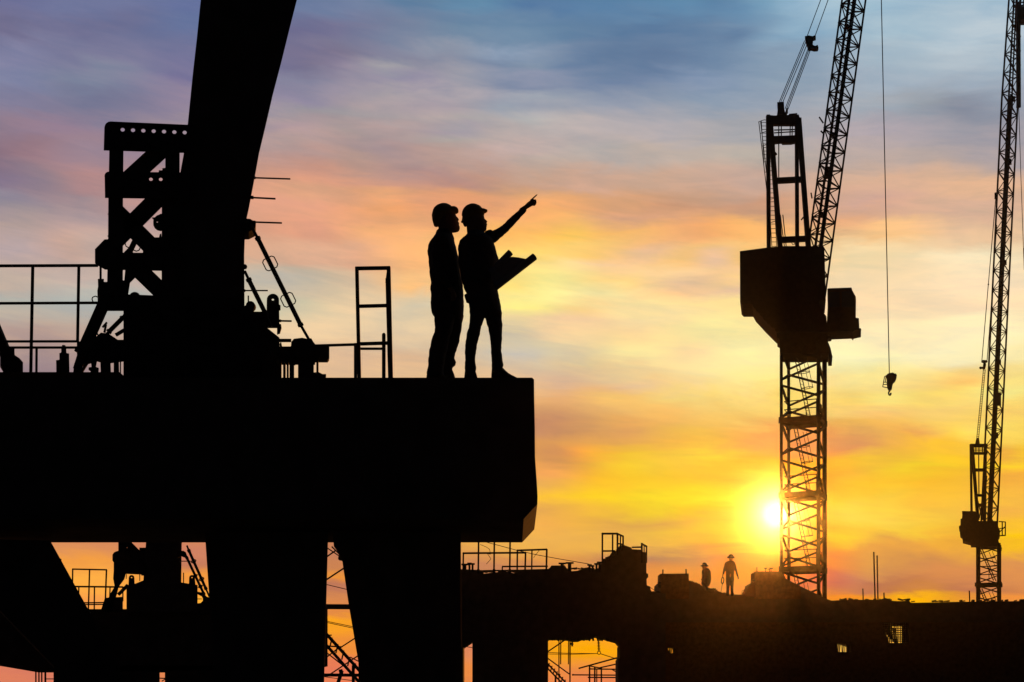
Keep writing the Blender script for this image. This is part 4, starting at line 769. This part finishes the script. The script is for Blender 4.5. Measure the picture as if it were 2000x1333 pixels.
# ================================================================ small workers
def worker_far():
    Y = 68.4; k = Y/F
    def hs2(mb, rows, n=12):
        for r in range(1): hs(mb, [(a, b, c, (c-b)/2*k*f, dy) for a, b, c, f, dy in rows], Y, n)
    t = thing('person', 'small worker in brimmed hat stooping beside the left formwork block', 'person', W(1379, 1153, Y), 'small workers on the far viaduct')
    b = MB()
    hs2(b, [(1102, 1372.5, 1380, 1, 0), (1106, 1371.6, 1381, 1, 0), (1110, 1371.4, 1380, 1, 0), (1112.5, 1372.5, 1379, .9, 0), (1114, 1374, 1382, .8, 0)])
    limb(b, [(1371.5, 1124, 1.6, -.3), (1370.5, 1131, 1.7, -.3), (1369, 1133, 1.6, -.28)], Y, 8)
    for q_ in range(4): limb(b, [(1368.8, 1132.4+q_*.7, .5, -.3), (1367.6, 1133+q_*.7, .45, -.3)], Y, 6)
    hs2(b, [(1115, 1374, 1386, 1, 0), (1140, 1376, 1386, 1, 0)])
    b.build('body', SKIN, t, remesh=.022)
    s = MB(); hs2(s, [(1110, 1377, 1383, 1, 0), (1113, 1371.8, 1386, 1.0, 0), (1117, 1370.3, 1388, 1.2, 0), (1124, 1370.8, 1388.6, 1.2, 0), (1131, 1370.5, 1389, 1.15, 0), (1138, 1371, 1388, 1.1, 0), (1143, 1374, 1386, 1.1, 0)])
    limb(s, [(1374, 1115, 2.6, -.35), (1372.6, 1124, 2.3, -.38), (1371, 1130.5, 1.9, -.32)], Y, 8); s.build('shirt', CLOTH, t, remesh=.022)
    q = MB(); hs2(q, [(1138, 1369.5, 1387.5, .8, 0), (1142, 1369.8, 1386.4, .8, 0), (1145, 1373, 1385, .8, 0)])
    for s_ in (-1, 1): limb(q, [(1380, 1140, 4.4, s_*.12), (1372, 1138, 3.2, s_*.15), (1375.5, 1144, 2.8, s_*.15), (1380, 1152, 2.6, s_*.15)], Y, 10)
    q.build('trousers', DENIM, t, remesh=.022)
    h = MB(); hs2(h, [(1099.4, 1373.5, 1378, 1, 0), (1101, 1371.8, 1380, 1, 0), (1104, 1370.8, 1381, 1, 0), (1104.6, 1368.6, 1383.2, .95, 0), (1106.4, 1368, 1383.8, .95, 0), (1107, 1371, 1382, .9, 0)]); h.build('brimmed_hat', CLOTH, t, smooth=True)
    t = thing('person', 'small worker in brimmed hat standing upright with arms out, carrying a tool', 'person', W(1425, 1163, Y), 'small workers on the far viaduct')
    b = MB(); hs2(b, [(1085, 1424, 1431, 1, 0), (1089, 1423, 1432, 1, 0), (1093, 1423.4, 1431.6, 1, 0), (1096, 1425, 1430.5, .9, 0), (1100, 1422, 1432, .9, 0), (1130, 1420, 1431, 1, 0)])
    limb(b, [(1412.6, 1120, 1.5), (1411.6, 1126, 1.6)], Y, 8); limb(b, [(1441, 1124, 1.4), (1442, 1130, 1.7)], Y, 8)
    for q_ in range(4): limb(b, [(1441+q_*.55, 1130, .5, q_*.02), (1440.6+q_*.55, 1132.6, .45, q_*.02)], Y, 6)
    for q_ in range(4): limb(b, [(1410.6+q_*.5, 1126, .5), (1411+q_*.5, 1129, .45)], Y, 6)
    b.build('body', SKIN, t, remesh=.022)
    s = MB(); hs2(s, [(1095.5, 1423, 1431.4, .8, 0), (1098, 1417.5, 1434.8, .6, 0), (1101, 1415.6, 1436, .6, 0), (1106, 1416, 1435.6, .6, 0), (1114, 1417.4, 1434.4, .62, 0), (1124, 1417.8, 1433.6, .65, 0), (1132, 1417.6, 1434, .68, 0), (1136, 1418, 1433.4, .6, 0)])
    limb(s, [(1418, 1101, 2.6), (1415, 1111, 2.3), (1413, 1121, 1.9)], Y, 8); limb(s, [(1433.6, 1101, 2.6), (1437, 1112, 2.2), (1440.5, 1125, 1.8)], Y, 8); s.build('shirt', CLOTH, t, remesh=.022)
    q = MB(); hs2(q, [(1130, 1418, 1433.6, .68, 0), (1136, 1417.8, 1433.6, .65, 0)])
    limb(q, [(1421.6, 1134, 3.9), (1421.8, 1145, 3.3), (1421, 1161, 2.9)], Y, 10); limb(q, [(1429.6, 1134, 3.9), (1429.6, 1145, 3.2), (1430, 1161, 2.8)], Y, 10); q.build('trousers', DENIM, t, remesh=.022)
    for x in (1421, 1430):
        m = MB(); hs(m, [(1158, x-3, x+3, .08), (1161, x-3.4, x+3.6, .1), (1164, x-3.4, x+3.8, .1)], Y, 10); m.build('boot', LEATHER, t, smooth=True)
    h = MB(); hs2(h, [(1083, 1425.6, 1429.6, 1, 0), (1084.4, 1423.8, 1431.6, 1, 0), (1087, 1422.6, 1432.8, 1, 0), (1088, 1420.4, 1434.4, .95, 0), (1090.4, 1420.2, 1435.2, .95, 0), (1091, 1423, 1433, .9, 0)]); h.build('brimmed_hat', CLOTH, t, smooth=True)
    t = thing('power_tool', 'looped hand tool with hanging cord carried by the standing small worker', 'tool', W(1411, 1141, Y))
    m = MB(); P = [W(a, c, Y) for a, c in ((1412, 1127), (1409.4, 1131), (1409, 1138), (1411, 1141), (1413, 1138), (1414, 1132), (1412, 1127))]; m.path(P, 1.0*k, 6); m.build('handle', STEEL, t)
    m = MB(); P = [W(a, c, Y) for a, c in ((1411, 1140), (1409.6, 1148), (1408, 1157), (1407.6, 1161))]; m.path(P, .5*k, 5); m.build('cord', ROPE, t)
worker_far()

# ================================================================ tower cranes
def crane_tower(t, cx, Y, corners, widths, rows, zig, bw, collar_h, ladder=True):
    """square lattice mast: corners are (px offset, px depth offset); rows = section joints from top to bottom"""
    k = Y/F
    sl_ = (cx-1000)/F     # the mast stands square to the line of sight
    C = [Vector(((cx-1000)*k+(a+b*sl_)*k, Y+(b-a*sl_)*k, 0)) for a, b in corners]
    zt = W(0, rows[0], Y).z
    for c, w in zip(C, widths):
        m = MB(); m.beam(c+Vector((0, 0, 0)), c+Vector((0, 0, zt)), w*k, w*k); m.build('leg', CRANE, t)
    for i, (ra, rb) in enumerate(zip(rows, rows[1:])):
        za, zb = W(0, ra, Y).z, W(0, rb, Y).z
        if zb < 0: zb = 0.0
        vis = ra < 1200
        for f in range(4):
            p, q = C[f], C[(f+1) % 4]
            for s in range(zig):
                z0 = za+(zb-za)*(s+.15)/zig; z1 = za+(zb-za)*(s+.85)/zig
                a, b = (p, q) if (s+f // 1) % 2 == 0 else (q, p)
                if vis or s % 2 == 0:
                    m = MB(); m.beam(a+Vector((0, 0, z0)), b+Vector((0, 0, z1)), bw*k, bw*k); m.build('brace', CRANE, t)
            if i > 0 or True:
                e = (q-p).normalized()*1.5*k
                m = MB(); m.beam(p+Vector((0, 0, zb))-e, q+Vector((0, 0, zb))+e, collar_h*k, 3*k); m.build('collar_beam', CRANE, t)
        for c in C:
            m = MB(); m.beam(c+Vector((0, 0, zb-collar_h*.62*k)), c+Vector((0, 0, zb+collar_h*.62*k)), 9*k*(1 if len(rows) > 4 else .7), 9*k*(1 if len(rows) > 4 else .7)); m.build('joint', CRANE, t)
        if ladder and vis:
            n0 = C[0]*.5+C[2]*.5; u = Vector((1, 0, 0))
            a = n0+u*(-16*k)+Vector((0, 0, za-6*k)); b = n0+u*(12*k)+Vector((0, 0, zb+8*k)); off = Vector((4.6*k, 6*k, 0))
            m = MB(); m.rod(a-off, b-off, .95*k, 5); m.rod(a+off, b+off, .95*k, 5)
            for j in range(1, 18): c = a+(b-a)*j/18; m.rod(c-off, c+off, .45*k, 4)
            m.build('ladder', CRANE, t)
            for j in (.32, .55):
                c = a+(b-a)*j+Vector((9*k, 0, 0)); m = MB(); P = [c+Vector((11*k*math.cos(x), 9*k*math.sin(x), 1.5*k*math.cos(x))) for x in [y*math.pi/6 for y in range(13)]]; m.path(P, .7*k, 5); m.build('cage_hoop', CRANE, t)
            m = MB(); c1 = a+(b-a)*.1+Vector((20*k, 0, 0)); c2 = a+(b-a)*.55+Vector((20*k, 0, 0)); m.rod(c1, c2, .5*k, 4); m.rod(c1-Vector((7*k, 0, 0)), c2-Vector((7*k, 0, 0)), .5*k, 4); m.build('cage_rail', CRANE, t)
            # small resting platform with handrail above each joint
            zz = zb+collar_h*.5*k; pl = MB(); P = [C[0], C[1], C[2], C[3]]; cc = sum(P, Vector())/4
            Q = [cc+(p-cc)*.86 for p in P]
            for h in (16, 32):
                m = MB(); m.path([q+Vector((0, 0, zz+h*k)) for q in (Q[3], Q[0], Q[1], Q[2])][0:4], .95*k, 4); m.build('handrail', CRANE, t)
            for q in (Q[2], Q[2]*.5+Q[3]*.5, Q[1], Q[3], Q[0]*.5+Q[3]*.5):
                m = MB(); m.rod(q+Vector((0, 0, zz)), q+Vector((0, 0, zz+33*k)), .7*k, 4); m.build('handrail_post', CRANE, t)
            m = MB(); m.prism([Q[0]+Vector((0, 0, zz-3*k)), Q[1]+Vector((0, 0, zz-3*k))], Vector()) if False else None
            i0 = len(pl.v); pl.v += [q+Vector((0, 0, zz-2*k)) for q in Q]+[q+Vector((0, 0, zz)) for q in Q]
            pl.f += [(0, 1, 2, 3), (7, 6, 5, 4)]+[(j, (j+1) % 4, 4+(j+1) % 4, 4+j) for j in range(4)]
            pl.build('platform', CRANE, t)
def crane_jib(t, a, b, Y, offs, widths, pitch, bw, taper=None):
    """lattice boom from px a (foot) to px b (head)"""
    k = Y/F; A = W(*a, Y); B = W(*b, Y); ax = (B-A).normalized(); L = (B-A).length
    s = Vector((0, 1, 0)).cross(ax).normalized()
    if s.x < 0: s = -s
    def pt(i, d):
        sc = 1.0
        if taper and d > taper[0]*k: sc = max(.12, 1-(d-taper[0]*k)/(taper[1]*k))
        o = offs[i]; return A+ax*d+s*(o[0]*k*sc)+Vector((o[1]*k*sc*sl_, o[1]*k*sc, 0))
    sl_ = (a[0]-1000)/F; n = int(L/(pitch*k)); step = L/n
    for i in range(4):
        m = MB()
        brk = [0, L] if not taper else [0, taper[0]*k, L]
        for d0, d1 in zip(brk, brk[1:]): m.beam(pt(i, d0), pt(i, d1), widths[i]*k, widths[i]*k)
        m.build('chord', CRANE, t)
    for j in range(n):
        for f, (p, q) in enumerate(((0, 1), (1, 2), (2, 3), (3, 0))):
            d0, d1 = j*step, (j+1)*step; mid = (d0+d1)/2
            if f % 2 == 0: m = MB(); m.beam(pt(p, d0), pt(q, mid), bw*k, bw*k); m.beam(pt(q, mid), pt(p, d1), bw*k, bw*k)
            else: m = MB(); m.beam(pt(q, d0), pt(p, mid), bw*k, bw*k); m.beam(pt(p, mid), pt(q, d1), bw*k, bw*k)
            m.build('brace', CRANE, t)
        m = MB()
        for p, q in ((0, 1), (1, 2), (2, 3), (3, 0)): m.beam(pt(p, j*step), pt(q, j*step), bw*.9*k, bw*.9*k)
        m.build('bay_frame', CRANE, t)
    return pt, ax, s, L, k
# ---- the near crane
YC = 74.0; kc = YC/F
t = thing('tower_crane', 'big luffing tower crane in front of the setting sun with boxy counterweight', 'tower crane', ((1568.5-1000)*kc, YC, 0))
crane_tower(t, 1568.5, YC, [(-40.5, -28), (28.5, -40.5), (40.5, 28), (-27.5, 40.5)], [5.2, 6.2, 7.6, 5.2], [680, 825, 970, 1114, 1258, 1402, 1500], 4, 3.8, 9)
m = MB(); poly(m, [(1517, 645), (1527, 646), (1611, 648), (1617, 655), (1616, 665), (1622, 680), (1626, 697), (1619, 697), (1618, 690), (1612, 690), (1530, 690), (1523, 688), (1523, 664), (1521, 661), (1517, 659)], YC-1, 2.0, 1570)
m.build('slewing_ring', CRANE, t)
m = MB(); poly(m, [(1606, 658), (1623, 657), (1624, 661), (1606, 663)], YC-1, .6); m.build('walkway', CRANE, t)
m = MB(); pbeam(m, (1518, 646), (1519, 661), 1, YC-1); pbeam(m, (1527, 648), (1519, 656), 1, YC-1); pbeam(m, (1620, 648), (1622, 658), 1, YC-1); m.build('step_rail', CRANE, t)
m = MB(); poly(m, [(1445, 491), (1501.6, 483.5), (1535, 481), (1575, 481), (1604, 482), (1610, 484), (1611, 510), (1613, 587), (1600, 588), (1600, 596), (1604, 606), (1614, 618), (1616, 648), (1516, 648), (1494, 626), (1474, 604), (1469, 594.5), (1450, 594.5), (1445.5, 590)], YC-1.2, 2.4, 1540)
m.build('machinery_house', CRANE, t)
for j in range(6):
    m = MB(); x = 1475+j*7.4; pbeam(m, (x, 601+j*7.6), (x+3, 604+j*7.6), 5, YC-1.3); m.build('bracket', CRANE, t)
m = MB(); poly(m, [(1616, 565), (1618, 563.5), (1663, 562), (1665, 568), (1671.5, 580), (1672, 586), (1671.5, 622), (1671.5, 643), (1614, 647), (1616.5, 600)], YC-1.4, 1.3, 1640); cab = m.build('cab', CRANE, t)
m = MB(); poly(m, [(1620, 571), (1640, 570), (1640, 600), (1620, 600)], YC-1.43, .02); sub(m.build('window', EARTHGLASS, t), cab)
m = MB(); poly(m, [(1644, 570), (1662, 569), (1668, 584), (1668, 600), (1644, 600)], YC-1.43, .02); sub(m.build('window', EARTHGLASS, t), cab)
m = MB(); poly(m, [(1671, 621), (1677.5, 622), (1678.5, 640), (1671, 642)], YC-1.4, .8); m.build('cab_box', CRANE, t)
m = MB(); poly(m, [(1600, 645), (1681, 641.5), (1682, 643.5), (1668, 646.5), (1666, 650), (1663, 646.5), (1600, 649)], YC-1.5, 1.6); m.build('cab_platform', CRANE, t)
# a-frame
YA = YC-.5
for a, b, w in (((1500, 226), (1501.5, 486), 6.2), ((1504, 232), (1524, 486), 8.6), ((1556, 232), (1557, 486), 5.6), ((1560, 232), (1579, 486), 8.8)):
    m = MB(); pbeam(m, a, b, w, YA, .25); m.build('a_frame_leg', CRANE, t)
for P in ([(1499, 228), (1501, 225), (1512, 226), (1560, 224), (1563, 233), (1562, 243), (1510, 243), (1499, 241)], [(1508, 266), (1555, 264.5), (1555, 277), (1545, 279), (1528, 279.5), (1526, 277), (1508, 279)], [(1518, 347), (1566, 344.5), (1567, 353.5), (1519, 356)], [(1526, 462.5), (1577, 460.5), (1578, 469.5), (1527, 472)]):
    m = MB(); poly(m, P, YA, .3); m.build('crossbeam', CRANE, t)
for a, b, w in (((1512, 254.5), (1553, 253.5), 1.3), ((1512, 260), (1553, 257.5), 1.2), ((1521, 243), (1521, 352), 1.2), ((1526, 243), (1526, 266), 1.2), ((1543.5, 243), (1543, 266), 1.2), ((1547.5, 243), (1547, 266), 1.2), ((1552, 225), (1543, 226.5), 1.6), ((1541, 224), (1557, 222.6), 1.4), ((1529, 420), (1536, 486), 1), ((1521, 352), (1521, 356), 1), ((1524, 420), (1532, 482), 1)):
    m = MB(); pbeam(m, a, b, w, YA); m.build('rail', CRANE, t)
m = MB(); P = [W(a, b, YA) for a, b in ((1546, 474), (1552, 474), (1552, 477), (1556, 477), (1548, 478), (1546, 474))]; m.path(P, .7*kc, 5); m.build('hook_eye', CRANE, t)
for a, b, w in (((1513, 298), (1517, 303), 2.4), ((1566, 298), (1569, 299), 2.4), ((1569, 425), (1565, 430), 2), ((1578, 410), (1575, 412), 2)):
    m = MB(); pbeam(m, a, b, w, YA); m.build('lug', CRANE, t)
# caged ladder
lad = MB()
def ladder(mb, a, b, w, Y, n, r=.7):
    A, B = W(*a, Y), W(*b, Y); o = Vector((w*Y/F/2, 0, 0))
    mb.rod(A-o, B-o, r*Y/F, 4); mb.rod(A+o, B+o, r*Y/F, 4)
    for j in range(n): c = A+(B-A)*(j+.5)/n; mb.rod(c-o, c+o, .6*Y/F, 4)
ladder(lad, (1492, 236), (1497, 320), 10, YA, 12); lad.build('ladder', CRANE, t)
m = MB(); ladder(m, (1503, 312), (1512.5, 486), 9.5, YA, 20); m.build('ladder', CRANE, t)
for i, y in enumerate((238, 261, 286, 337, 391, 435)):
    x = 1482+(y-238)*.115; r = 6.5; m = MB()
    P = [W(x+r*1.15-r*1.15*math.cos(a), y+1.2*math.sin(a*2), YA)+Vector((0, -r*kc*math.sin(a)*1.1, 0)) for a in [j*math.pi/5 for j in range(6)]]
    m.path(P+[P[0]+Vector((r*2.2*kc, 0, 0))], .65*kc, 5); m.build('cage_hoop', CRANE, t)
for x in (1482, 1485.5):
    m = MB(); prod(m, (x, 238), (x+19, 402), 1.0, YA, n=4); m.build('cage_rail', CRANE, t)
# head sheaves
m = MB(); poly(m, [(1518, 200), (1531, 199), (1532, 214), (1535, 226), (1528, 226), (1527, 223), (1521, 223), (1520, 228), (1517, 228), (1519, 214)], YA, .5); m.build('head_sheave', CRANE, t)
m = MB(); poly(m, [(1535.5, 212), (1538.6, 211), (1539, 217), (1536, 221), (1538, 228), (1530, 228), (1534, 219)], YA, .3); m.build('guide_sheave', CRANE, t)
pt, ax, s, L, k = crane_jib(t, (1585, 604), (1713, -330), YC+.3, [(-22.5, -8), (2, -22), (22.5, 8), (-10, 22)], [3.2, 6.8, 3.2, 4.6], 34.5, 1.7)
m = MB(); a_, b_ = pt(1, 0)+s*(2*k), pt(1, L)+s*(2*k); m.beam(a_+s*(-2*k), b_+s*(-2*k), 3.2*k, 6*k); m.build('walkway', CRANE, t)
for j in range(27):       # hose loops and lacing along the near side
    d = 12+j*34.5; c = pt(0, 0)*.5+pt(3, 0)*.5+ax*d*k
    m = MB(); m.rod(c-s*9*k, c+s*9*k+ax*(14*k), 1.0*k, 4); m.build('step', CRANE, t)
for y, w, h in ((336, 15, 22), (418, 12, 10), (262, 10, 9), (50, 8, 8)):
    x = 1585+(604-y)*(128/934.)+(-4 if w > 12 else -6); m = MB(); poly(m, [(x-w/2, y-h/2+3), (x-w/4, y-h/2), (x+w/3, y-h/2+1), (x+w/2, y+h/3), (x+w/4, y+h/2), (x-w/2, y+h/2-2)], YC, .3); m.build('junction_box', CRANE, t)
for a, b in (((1600, 229), (1608, 241)), ((1584, 377), (1586, 388)), ((1603, 256), (1609, 262))):
    m = MB(); pbeam(m, a, b, 1.6, YC); m.build('bracket', CRANE, t)
# luffing tackle
YT = YC-.3
m = MB(); poly(m, [(1572, 71), (1580, 69.5), (1587, 71), (1593, 68.5), (1593.5, 73), (1588, 75), (1588, 79), (1586, 82), (1588, 88), (1592, 90), (1597, 88), (1598.6, 92), (1597, 95), (1590, 95.5), (1584, 94), (1579, 95), (1576, 86), (1573.5, 79)], YT, .35); tk = m.build('luffing_block', CRANE, t)
for a, b in (((1522, 200), (1571.5, 80)), ((1525, 200), (1573.5, 83)), ((1529, 200), (1576, 88)), ((1533.5, 213), (1579, 94)), ((1536, 214), (1581, 95)), ((1539, 214), (1584, 95)), ((1577, 70), (1603, 0)), ((1592.6, 69), (1617.5, 0)), ((1603, 0), (1700, -262)), ((1617.5, 0), (1706, -240))):
    m = MB(); prod(m, a, b, 1.05, YT, n=5); m.build('rope', ROPE, t)
m = MB(); prod(m, (1711, -325), (1722, -318), 16, YC, n=12); m.build('tip_sheave', CRANE, t)
# hook of the near crane
t = thing('hook_block', 'hook block with guard cage hanging free on a single rope between the cranes', 'crane hook', W(1737, 728, YC))
m = MB(); prod(m, (1720.8, -318), (1721.4, 0), 1.3, YC, n=5); prod(m, (1721.4, 0), (1727, 265), 1.3, YC, n=5); prod(m, (1727, 265), (1737, 732), 1.3, YC, n=5); m.build('rope', ROPE, t)
m = MB(); poly(m, [(1733, 731), (1737, 729), (1741, 728.6), (1744, 728), (1747, 730), (1750, 730), (1751.6, 733), (1750.5, 739), (1748, 744), (1744, 748), (1742.6, 754), (1742, 759), (1740, 761), (1735, 761), (1733, 757), (1732, 750), (1731.6, 740), (1730.5, 734)], YC-.1, .3); m.build('sheave_housing', STEEL, t)
m = MB(); prod(m, (1737.6, 760), (1737.6, 765), 2.6, YC); m.build('shank', STEEL, t)
m = MB(); P = [W(a, b, YC) for a, b in ((1737.6, 764), (1735.5, 767), (1736, 771), (1738.4, 772.6), (1740, 770), (1739.6, 767.6))]; m.path(P, 1.6*kc, 6); m.build('hook', STEEL, t)
m = MB()
for a, b in (((1733, 733), (1727.6, 736)), ((1727.6, 736), (1724, 756)), ((1724, 756), (1733, 757.6)), ((1726.4, 747), (1732, 747)), ((1725, 751.5), (1732, 751)), ((1730.6, 735), (1729, 746))): prod(m, a, b, 1.2, YC, n=5)
m.build('guard_cage', STEEL, t)
# ---- the far crane
YK = 131.0; kk = YK/F
t = thing('tower_crane', 'slimmer distant tower crane at the right edge of the frame', 'tower crane', ((1931-1000)*kk, YK, 0))
crane_tower(t, 1931, YK, [(-19, -17.5), (17.6, -18.5), (19, 17.5), (-17.6, 18.5)], [5.2, 5.4, 5.4, 5.0], [1064, 1143, 1222, 1301, 1423], 4, 2.1, 6, ladder=True)
m = MB(); poly(m, [(1880, 1000), (1906, 1000), (1910, 1013), (1912, 1018), (1948, 1018), (1950, 1030), (1953, 1036), (1953, 1046), (1949, 1052), (1951, 1060), (1957, 1071), (1953, 1073), (1950, 1068), (1906, 1068), (1906, 1064), (1896, 1064), (1896, 1060), (1880, 1056), (1880, 1048), (1875, 1044), (1875, 1034), (1873, 1032), (1873, 1028), (1876, 1026), (1876, 1014), (1879, 1013)], YK-1, 2.5, 1915); m.build('machinery_house', CRANE, t)
for a, b, w in (((1951, 1019), (1964, 1020), 1.2), ((1963.6, 1020), (1963.4, 1047), 1.2), ((1952, 1047), (1964, 1046), 1.6), ((1957.5, 1019), (1957.5, 1046), 1.2), ((1952, 1033), (1964, 1031), 1.1), ((1952, 1040), (1964, 1028), 1.1)):
    m = MB(); pbeam(m, a, b, w, YK-1); m.build('platform_rail', CRANE, t)
m = MB(); poly(m, [(1879, 998.5), (1905, 999), (1905, 1001), (1879, 1001)], YK-1, 1.5); m.build('roof', CRANE, t)
for a, b, w in (((1896, 868), (1897.6, 1002), 2.6), ((1898.5, 870), (1910, 1016), 4.6), ((1924.5, 870), (1923, 1020), 4.2), ((1926, 930), (1919, 1016), 2.6)):
    m = MB(); pbeam(m, a, b, w, YK, .25); m.build('a_frame_leg', CRANE, t)
for a, b, w in (((1895, 871), (1928, 871), 6), ((1897, 886), (1928, 886), 4), ((1900, 918.5), (1926, 918.5), 5), ((1906, 968), (1924, 968), 4), ((1908, 987), (1924, 987), 5)):
    m = MB(); pbeam(m, a, b, w, YK, .3); m.build('crossbeam', CRANE, t)
for a, b, w in (((1899, 877.5), (1925, 877.5), 1), ((1900, 881), (1925, 881), 1), ((1906, 872), (1906, 886), 1), ((1912, 872), (1912, 886), 1), ((1919, 872), (1919, 886), 1), ((1911.5, 888), (1912, 966), 1.1), ((1908, 972), (1918, 1012), 1.2), ((1919, 972), (1913, 1012), 1.2), ((1915, 872), (1926, 867), 1.2)):
    m = MB(); pbeam(m, a, b, w, YK); m.build('rail', CRANE, t)
m = MB(); poly(m, [(1904, 870), (1907, 856), (1912, 855), (1914, 870)], YK, .4); m.build('head_sheave', CRANE, t)
m = MB(); ladder(m, (1909.4, 858), (1922.6, 722), 4, YK, 40, .6); m.build('tackle_ropes', ROPE, t)
m = MB(); poly(m, [(1916.6, 704.5), (1920, 703.4), (1928, 703.8), (1929, 706), (1925, 708), (1926, 712), (1924, 720), (1919.5, 721), (1919, 719), (1914, 720), (1912.6, 718), (1914, 716.4), (1919.6, 716.8), (1920.6, 708), (1916.6, 706.5)], YK, .4); m.build('luffing_block', CRANE, t)
for a, b in (((1917.8, 704), (1926.6, 600)), ((1926.6, 600), (1945, 385)), ((1928, 704), (1934, 625)), ((1934, 625), (1947, 440))):
    m = MB(); prod(m, a, b, 1.0, YK, n=5); m.build('rope', ROPE, t)
m = MB(); prod(m, (1944.6, 377), (1944.6, 389), 4, YK); m.ball(W(1930.4, 556, YK), 1.6*kk, 8); m.build('rope_clamp', CRANE, t)
pt, ax, s, L, k = crane_jib(t, (1932, 1030), (1990, -160), YK+.4, [(-16, -5), (-2.5, -15), (15.4, 5), (3.5, 15)], [2.8, 2.8, 2.7, 2.4], 37.5, 1.4, taper=(835, 700))
m = MB(); c = pt(1, 0)+s*(2*k); c2 = pt(1, 830*k)+s*(2*k); m.beam(c, c2, 7.4*k, 3*k); m.build('walkway', CRANE, t)
for y, w, h in ((779, 12, 25), (707, 9, 7), (512, 12, 8), (315, 12, 9), (192, 14, 8), (197, 6, 26), (850, 12, 10)):
    x = 1932+(1030-y)*(58/1190.)+3+(2 if w == 12 and h == 25 else 0); m = MB(); poly(m, [(x-w/2, y-h/2), (x+w/2, y-h/2), (x+w/2, y+h/2), (x-w/2, y+h/2)], YK, .4); m.build('junction_box', CRANE, t)
t = thing('hoist_mast', 'black ladder mast with a box and small cross arms beside the distant jib top', 'mast', W(1990, 210, YK-3))
m = MB(); pbeam(m, (1988.5, 8), (1989.5, 210), 6.4, YK-3, .3); m.build('mast_body', CRANE, t)
for y in (45, 72, 100, 128, 155, 183, 209):
    m = MB(); pbeam(m, (1985, y), (1993.6, y), 2, YK-3); m.build('cross_arm', CRANE, t)
m = MB(); poly(m, [(1991, 12.5), (2030, 12.5), (2030, 38), (1991, 38)], YK-3, 1.2); m.build('box', CRANE, t)
for a, b in (((1986, 5), (2030, 5)), ((1986, 11), (2030, 11)), ((1987, 0), (1987, 12)), ((1999, 0), (1999, 12)), ((1986, -2), (2030, -2))):
    m = MB(); pbeam(m, a, b, 1.3, YK-3); m.build('rail', CRANE, t)
cable('hoist rope hanging from the ladder mast at the right edge', [(1989.6, 208), (1991.5, 260), (1993.4, 330), (1997, 430), (2000.5, 528)], 1.0, YK-3)
m = MB(); poly(m, [(1999, 485), (2008, 482), (2012, 500), (2008, 525), (2000, 522)], YK-3, .5); o = m.build('hook_block', STEEL); o['label'] = 'hook block cut off by the right edge at the end of the hoist rope'; o['category'] = 'crane hook'

# ================================================================ evening haze
m = MB(); m.box((-242, -46, -1), (242, 150, 62)); hz = m.build('haze', SOIL); hz['kind'] = 'stuff'
hm = bpy.data.materials.new('haze_air'); hm.use_nodes = True; nt = hm.node_tree; nt.nodes.clear()
pv = N(nt, 'ShaderNodeVolumePrincipled'); pv.inputs['Color'].default_value = (1, 1, 1, 1); pv.inputs['Density'].default_value = HAZE_D; pv.inputs['Anisotropy'].default_value = HAZE_G
mo = N(nt, 'ShaderNodeOutputMaterial'); nt.links.new(pv.outputs[0], mo.inputs['Volume']); hz.data.materials.clear(); hz.data.materials.append(hm)
for o in S.objects:
    if '_o' in o: del o['_o']
